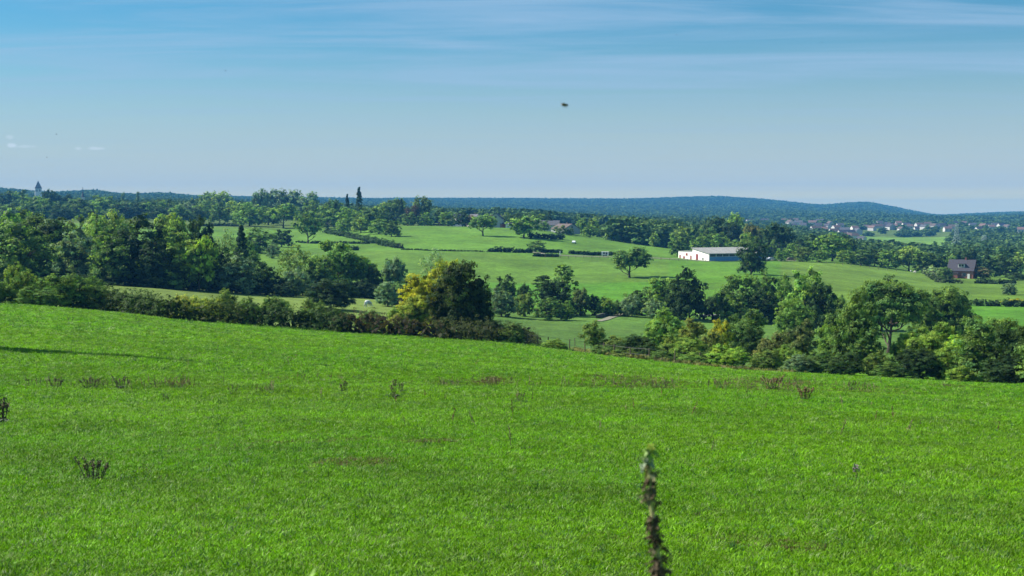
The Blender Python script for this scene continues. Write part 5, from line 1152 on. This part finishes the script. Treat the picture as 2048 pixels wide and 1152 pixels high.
def dock(px, row, hp, wp, label, m=M_dock, stems=None, leaf=True, spread=None):
    P = hit(px, row, 8, 175); D = P.length; h = hp/F*D; w = wp/F*D; rd = random.Random(int(px*7+row)); e = empty('dock_plant', P)
    n = stems or max(3, int(wp/7)); st = MB(); sd = MB()
    for k in range(n):
        x = (k+.5)/n-.5; b = Vector((x*w*.45, rd.uniform(-.12, .12)*w, -.02)); t_ = Vector((x*w+rd.uniform(-.1, .1)*w, rd.uniform(-.2, .2)*w, h*rd.uniform(.6, 1.0))); md = (b+t_)/2+Vector((0, 0, h*.08))
        st.tube([b, md, t_], [h*.024, h*.019, h*.010], 4); seedy(sd, b, md, 14, h*.045, rd, 1.0); seedy(sd, md, t_, 34, h*.038, rd, 1.3)
        if rd.random() < .6:
            t2 = md+Vector((rd.uniform(-.2, .2)*h, rd.uniform(-.2, .2)*h, h*.3)); st.tube([md, t2], [h*.012, h*.006], 4); seedy(sd, md, t2, 14, h*.035, rd)
    st.build('stem', m, e); sd.build('seed_head', m, e)
    if leaf:
        lf = MB()
        for k in range(7):
            a = rd.uniform(0, 6.28); ln = h*rd.uniform(.3, .55); dr = Vector((math.cos(a), math.sin(a), 0)); sd_ = Vector((-dr.y, dr.x, 0))*ln*.22; b = Vector((rd.uniform(-.2, .2)*w, 0, 0)); c = b+dr*ln*.5+Vector((0, 0, ln*.45)); t_ = b+dr*ln+Vector((0, 0, ln*.3))
            lf.add([b, c-sd_, t_, c+sd_, c-Vector((0, 0, ln*.06))], [(0, 1, 4), (1, 2, 4), (2, 3, 4), (3, 0, 4)])
        lf.build('leaf', M_dockg, e)
    tag(e, label, 'weed', 'dock weeds standing in the pasture'); return e
for px, row, hp, wp, lb, m, k in (
 (188, 962, 48, 62, 'dark dock with one long leaning stem, nearest on the left', M_dock, 9), (2, 848, 58, 34, 'dark dock cut by the left edge of the picture', M_dock, 6),
 (112, 776, 24, 36, 'dock with forked dark stems left of the long weed row', M_dock, 6), (60, 768, 12, 34, 'faint thin weed at the far left of the weed row', M_dock, 4),
 (182, 777, 26, 50, 'spreading dock at the left of the long weed row', M_dock, 8), (243, 779, 27, 38, 'dock with tall upright stems in the weed row', M_dock, 6),
 (315, 776, 16, 34, 'low weed in the middle of the weed row', M_dock, 6), (352, 777, 17, 46, 'dense brownish weed at the right of the weed row', M_dockr, 9), (392, 776, 12, 20, 'tiny weed ending the weed row', M_dock, 3),
 (332, 806, 19, 18, 'small dark weed standing below the weed row', M_dock, 4), (467, 790, 20, 24, 'dark paired weed right of the weed row', M_dock, 4), (530, 786, 14, 34, 'leaning weed left of the tall bushy one', M_dock, 5),
 (604, 756, 12, 22, 'small dark weed higher on the slope', M_dock, 4), (687, 785, 26, 18, 'bushy upright dock in the middle left', M_dock, 5), (787, 798, 38, 14, 'tall thin dock of the pair in the middle', M_dock, 3), (803, 786, 24, 14, 'right dock of the pair in the middle', M_dock, 3), (826, 785, 12, 10, 'tiny weed right of the pair', M_dock, 2),
 (903, 776, 16, 32, 'low dock left of the dry straw patch', M_dock, 6), (980, 770, 14, 42, 'reddish dock stubs in front of the dry straw patch', M_dockr, 8), (1040, 806, 26, 20, 'bent dark dock in the centre of the field', M_dock, 4),
 (1140, 790, 9, 18, 'small low weed right of the centre', M_dock, 3), (1063, 772, 14, 14, 'thin weed behind the centre dock', M_dock, 3),
 (1250, 776, 16, 60, 'scruffy weed patch left part of the hollow', M_dock, 8), (1318, 778, 18, 50, 'scruffy weed patch right part of the hollow', M_dock, 7), (1445, 778, 20, 44, 'thin weeds at the left of the brown weed bank', M_dock, 6), (1500, 776, 16, 40, 'weeds in the brown weed bank', M_dock, 6),
 (1545, 780, 30, 46, 'tall brown weed bunch in the brown weed bank', M_dockr, 10), (1585, 775, 14, 50, 'low brown weeds right in the weed bank', M_dockr, 8), (1610, 802, 32, 32, 'reddish dock tuft with pale stems on the right', M_dockr, 9), (1578, 800, 14, 8, 'single thin weed left of the reddish tuft', M_dock, 2),
 (1706, 782, 22, 30, 'thin weed bunch right of the reddish tuft', M_dock, 5), (1892, 778, 14, 14, 'small weed near the right end of the field', M_dock, 3), (1925, 780, 9, 16, 'tiny weed near the right hedge', M_dock, 3),
 (141, 643, 11, 15, 'dark round weed below the left hedge', M_dock, 5), (276, 645, 9, 20, 'dark low weed below the hedge', M_dock, 4), (530, 661, 5, 16, 'tiny dark weed below the ivy hedge', M_dock, 3), (676, 681, 6, 14, 'tiny weed below the brown hedge stretch', M_dock, 3),
 (860, 890, 13, 46, 'reddish flattened weed on the bare streak', M_dockr, 8), (700, 932, 8, 50, 'brown flattened weed below the bare streak', M_dockr, 6), (320, 962, 14, 40, 'small broken weed right of the nearest dock', M_dock, 4), (245, 962, 12, 34, 'low weed beside the nearest dock', M_dock, 4),
 (1000, 915, 12, 50, 'dark green weed patch in the centre foreground', M_dockg, 6), (1050, 905, 14, 22, 'dark green weed right of the centre patch', M_dockg, 4), (975, 875, 9, 30, 'pale leaved weed at the end of the bare streak', M_dockg, 4), (1395, 1040, 18, 14, 'small dark weed beside the tall stalk', M_dock, 3)):
    dock(px, row, hp, wp, lb, m, k)
def stalk_src(i, m):
    rd = random.Random(i+40); mb = MB(); t_ = Vector((rd.uniform(-.08, .08), rd.uniform(-.08, .08), .42)); mb.tube([(0, 0, -.02), t_*.5+Vector((.01, 0, 0)), t_], [.007, .006, .003], 4); seedy(mb, Vector((0, 0, .1)), t_, 30, .014, rd, 1.5)
    for k in range(3):
        a = t_*rd.uniform(.25, .6); mb.tube([a, a+Vector((rd.uniform(-.1, .1), rd.uniform(-.1, .1), .12))], [.005, .002], 3)
    me = bpy.data.meshes.new('stalk'); me.from_pydata(mb.v, [], mb.f); me.update(); me.materials.append(m); return bpy.data.objects.new('stalk_%s' % 'abcd'[i], me)
XS = []
for (cx, cy, rx, ry, k) in ((110, 773, 60, 7, 26), (215, 775, 70, 6, 40), (350, 774, 60, 6, 44), (520, 784, 40, 5, 12), (900, 775, 50, 6, 20), (985, 770, 40, 7, 40), (1060, 774, 40, 5, 12), (1180, 772, 60, 8, 30), (1290, 772, 80, 10, 70), (1440, 776, 50, 8, 34), (1545, 772, 80, 12, 110), (1720, 778, 60, 8, 26), (1900, 776, 40, 6, 12), (600, 745, 260, 30, 26), (1200, 840, 600, 60, 30), (400, 720, 350, 30, 22), (1700, 850, 300, 60, 16)):
    for q in range(int(k*.75)):
        g_ = hit(cx+rnd.gauss(0, rx*.5), cy+rnd.gauss(0, ry*.5), 9, 170); XS.append((tuple(g_), rnd.uniform(.5, 1.25), rnd.uniform(0, 6.28)))
ob = gn_scatter('dry_stalks', np.array([q[0] for q in XS]), np.array([[q[1]]*3 for q in XS]), np.array([[rnd.gauss(0, .18), rnd.gauss(0, .18), q[2]] for q in XS]), [stalk_src(0, M_dock), stalk_src(1, M_dockr), stalk_src(2, M_dock), stalk_src(3, mat('straw', (.32, .27, .14), .8, .2, 20))])
tag(ob, 'thin dry stalks scattered over the brow of the pasture', 'dry stalks', kind='stuff')
# small stalk with pale head
P = hit(1712, 968, 8, 40); D = P.length; h = 32/F*D; e = empty('flower_stalk', P)
MB().tube([(0, 0, 0), (.004, 0, h*.5), (-.004, 0, h)], [.004, .003, .003], 6).build('stem', M_dock, e)
mb = MB(); rd = random.Random(3)
seedy(mb, Vector((-.01, 0, h*.8)), Vector((-.006, 0, h*1.02)), 40, h*.10, rd, 1.0); mb.build('flower_head', mat('pale_mauve', (.20, .15, .17), .8), e)
mb = MB(); seedy(mb, Vector((.0, 0, .0)), Vector((.0, 0, h*.85)), 26, h*.04, rd, 1.2); mb.build('withered_leaf', M_dock, e)
tag(e, 'single stalk with a pale mauve head in the right foreground grass', 'flower')

# ------------------------------------------------------------------ tall withered stalk close to the camera
D0 = 2.25
def near_pt(px, row, dy=0.0):
    x, y, z = ray(px, row); k = (D0+dy)/math.hypot(x, y); return Vector((x*k, y*k, z*k))
ax = [(1352, 1560), (1338, 1330), (1326, 1180), (1318, 1120), (1308, 1060), (1303, 1010), (1300, 960), (1298, 925), (1298, 900)]
base = near_pt(1352, 1560); base.z = float(H(base.x, base.y))
e = empty('withered_stalk', base); pts = [base-base]+[near_pt(*q)-base for q in ax[1:]]
M_dryleaf = mat('dry_dark_leaf', (.085, .062, .035), .9, .5, 40); M_dryleaf2 = mat('dry_grey_leaf', (.14, .125, .065), .9, .4, 40)
MB().tube(pts, [.0065, .006, .005, .0045, .004, .0036, .003, .0025, .002], 8).build('stem', M_stem, e)
S = 1/F*D0
def whorl(row, wpx, hpx, m, n, seed, dx=0, name='withered_leaf'):
    rd = random.Random(seed); a = np.interp(row, [q[1] for q in ax[::-1]], [q[0] for q in ax[::-1]]); c = near_pt(a+dx, row)-base; mb = MB()
    for k in range(n):
        an = rd.uniform(0, 6.28); rr = wpx*S*.62*rd.uniform(.35, 1.0); dr = Vector((math.cos(an), math.sin(an), 0)); z0 = rd.uniform(-.5, .5)*hpx*S; b = c+Vector((0, 0, z0)); drop = rd.uniform(-.2, .9)*rr
        p1 = b+dr*rr*.45+Vector((0, 0, rr*.25)); p2 = b+dr*rr+Vector((rd.gauss(0, .15)*rr, 0, -drop)); sw = Vector((-dr.y, dr.x, rd.uniform(-.5, .5)))*rr*rd.uniform(.26, .48)
        mb.add([b, p1-sw, p2, p1+sw, p1+Vector((0, 0, -rr*.12))], [(0, 1, 4), (1, 2, 4), (2, 3, 4), (3, 0, 4)])
        for q in range(3):    # crumpled bits
            d = Vector((rd.gauss(0, 1), rd.gauss(0, 1), rd.gauss(0, 1))).normalized(); d2 = d.orthogonal(); o_ = p1.lerp(p2, rd.random()); w = rr*rd.uniform(.12, .28); mb.add([o_-d*w, o_+d2*w*.7, o_+d*w, o_-d2*w*.6], [(0, 1, 2, 3)])
    return mb.build(name, m, e)
for row, w, hgt, m, n_, dx in ((1135, 40, 40, M_dryleaf, 46, -2), (1100, 34, 28, M_dryleaf2, 26, -6), (1108, 22, 26, M_dryleaf, 22, 14), (1072, 34, 34, M_dryleaf, 44, -2), (1046, 34, 22, M_dryleaf, 40, -2), (1052, 30, 26, M_dryleaf2, 18, 0), (1012, 20, 20, M_dryleaf, 16, 12), (990, 34, 26, M_dryleaf2, 28, -4), (978, 28, 34, M_dryleaf, 26, 4), (958, 32, 22, M_dryleaf, 26, 2), (945, 34, 12, M_stem, 14, 2), (932, 26, 14, M_dryleaf2, 14, -6), (1160, 40, 40, M_dryleaf, 40, 0), (1210, 40, 60, M_dryleaf, 50, 0), (1280, 44, 60, M_dryleaf2, 40, 0), (1370, 50, 80, M_dryleaf, 50, 0)):
    whorl(row, w, hgt, m, n_, int(row*3+dx), dx)
whorl(908, 34, 18, M_fresh, 16, 5, 0, 'fresh_leaf'); whorl(898, 22, 14, mat('yellow_flower', (.30, .36, .04), .6), 10, 6, 4, 'flower'); whorl(922, 40, 20, mat('grey_green_leaf', (.16, .22, .12), .6), 10, 7, -8, 'fresh_leaf')
tag(e, 'tall withered stalk with dark curled leaves and a yellow green tip, closest to the camera', 'plant')
# one blurred leaf tip at the bottom edge
b = near_pt(596, 1200, -.5); t_ = near_pt(632, 1133, -.45); g0 = Vector((b.x, b.y, float(H(b.x, b.y)))); e = MB()
pz = [g0, g0.lerp(b, .5)+Vector((.02, 0, 0)), b, b.lerp(t_, .55), t_]; wv = [.004, .006, .0085, .007, .0008]
sdv = Vector((.62, 0, .5)).normalized()
for i in range(4):
    a0, a1 = pz[i], pz[i+1]; up0 = Vector((0, -.0015, 0)); e.add([a0-sdv*wv[i], a0+up0, a1+up0, a1-sdv*wv[i+1]], [(0, 1, 2, 3)]); e.add([a0+up0, a0+sdv*wv[i], a1+sdv*wv[i+1], a1+up0], [(0, 1, 2, 3)])
o = e.build('grass_leaf', M_fresh); tag(o, 'bright blurred leaf tip poking in at the bottom edge', 'leaf')

# ------------------------------------------------------------------ flying insect and distant birds
x, y, z = ray(1130, 210); k = 3.0; c = Vector((x*k, y*k, z*k)); e = empty('flying_insect', c, R(8)); M_ins = mat('insect_body', (.10, .07, .06), .5, spec=.5)
bm = bmesh.new(); bmesh.ops.create_uvsphere(bm, u_segments=16, v_segments=10, radius=1.0)
for v in bm.verts: v.co = Vector((v.co.x*.0075*(1 if v.co.x > 0 else 1.15), v.co.y*.0028, v.co.z*.0030*(1-.25*abs(v.co.x))))
me = bpy.data.meshes.new('body'); bm.to_mesh(me); bm.free(); me.materials.append(M_ins); link('body', me, e)
M_wing = mat('brown_wing', (.30, .20, .16), .4, spec=.5)
for sy in (-1, 1): MB().add([(.003, 0, .002), (-.004, sy*.006, .004), (-.011, sy*.004, .0025), (-.006, sy*.001, .0025)], [(0, 1, 2, 3)]).build('wing', M_wing, e)
lg = MB()
for k in range(3):
    for sy in (-1, 1): lg.tube([(-.003+k*.003, 0, -.001), (-.003+k*.004, sy*.004, -.004), (-.004+k*.005, sy*.005, -.0055)], .0003, 4)
lg.build('legs', M_ins, e); tag(e, 'brown insect flying in the sky, nearest of the specks', 'insect')
M_bird = mat('dark_feathers', (.02, .02, .022), .7)
for px, row, s_, lb in ((451, 142, 6, 'tiny dark bird alone high in the left sky'), (113, 269, 6, 'tiny dark bird above the small white clouds'), (94, 315, 5, 'tiny dark bird just below the small white clouds'), (950, 304, 4, 'tiny bird in the middle of the sky'), (1353, 70, 4, 'tiny bird in the upper right sky, left of the other'), (1644, 85, 4, 'tiny bird farthest right in the upper sky')):
    x, y, z = ray(px, row); k = min(330, 45/z); W = s_/F*k; c = Vector((x*k, y*k, z*k)); h_ = W/2
    o = MB().add([(-h_*.5, 0, 0), (0, h_*.12, .0), (h_*.6, 0, h_*.05), (0, -h_*.12, 0), (0, 0, h_*.16), (0, 0, -h_*.14)], [(0, 4, 1), (1, 4, 2), (2, 4, 3), (3, 4, 0), (1, 5, 0), (2, 5, 1), (3, 5, 2), (0, 5, 3)]) \
        .add([(.15*h_, 0, .05*h_), (-.2*h_, 0, .05*h_), (-.3*h_, h_*.8, h_*.6), (.05*h_, h_*.7, h_*.55)], [(0, 1, 2, 3)]).add([(.15*h_, 0, .05*h_), (-.2*h_, 0, .05*h_), (-.3*h_, -h_*.8, h_*.5), (.05*h_, -h_*.7, h_*.45)], [(3, 2, 1, 0)]).build('bird', M_bird, None, c)
    o.rotation_euler.z = rnd.uniform(0, 1); tag(o, lb, 'bird', 'birds far off in the sky')

# ------------------------------------------------------------------ the air between here and the hills
hz = bpy.data.materials.new('haze'); hz.use_nodes = True; t = hz.node_tree; t.nodes.clear()
ho = t.nodes.new('ShaderNodeOutputMaterial'); hv = t.nodes.new('ShaderNodeVolumePrincipled'); hv.inputs['Density'].default_value = 1.0e-4; hv.inputs['Color'].default_value = (.10, .43, .93, 1); hv.inputs['Anisotropy'].default_value = 0.0
t.links.new(hv.outputs[0], ho.inputs['Volume'])
zl, zh = float(ZT.min())-1.2, float(ZT.max()+20)
ob = MB().box((0, 0, (zl+zh)/2), (19000, 19000, zh-zl)).build('haze', hz); tag(ob, 'pale blue haze filling the valley air', 'haze', kind='stuff')
print('ground', ZT.min(), ZT.max(), 'haze', zl, zh)
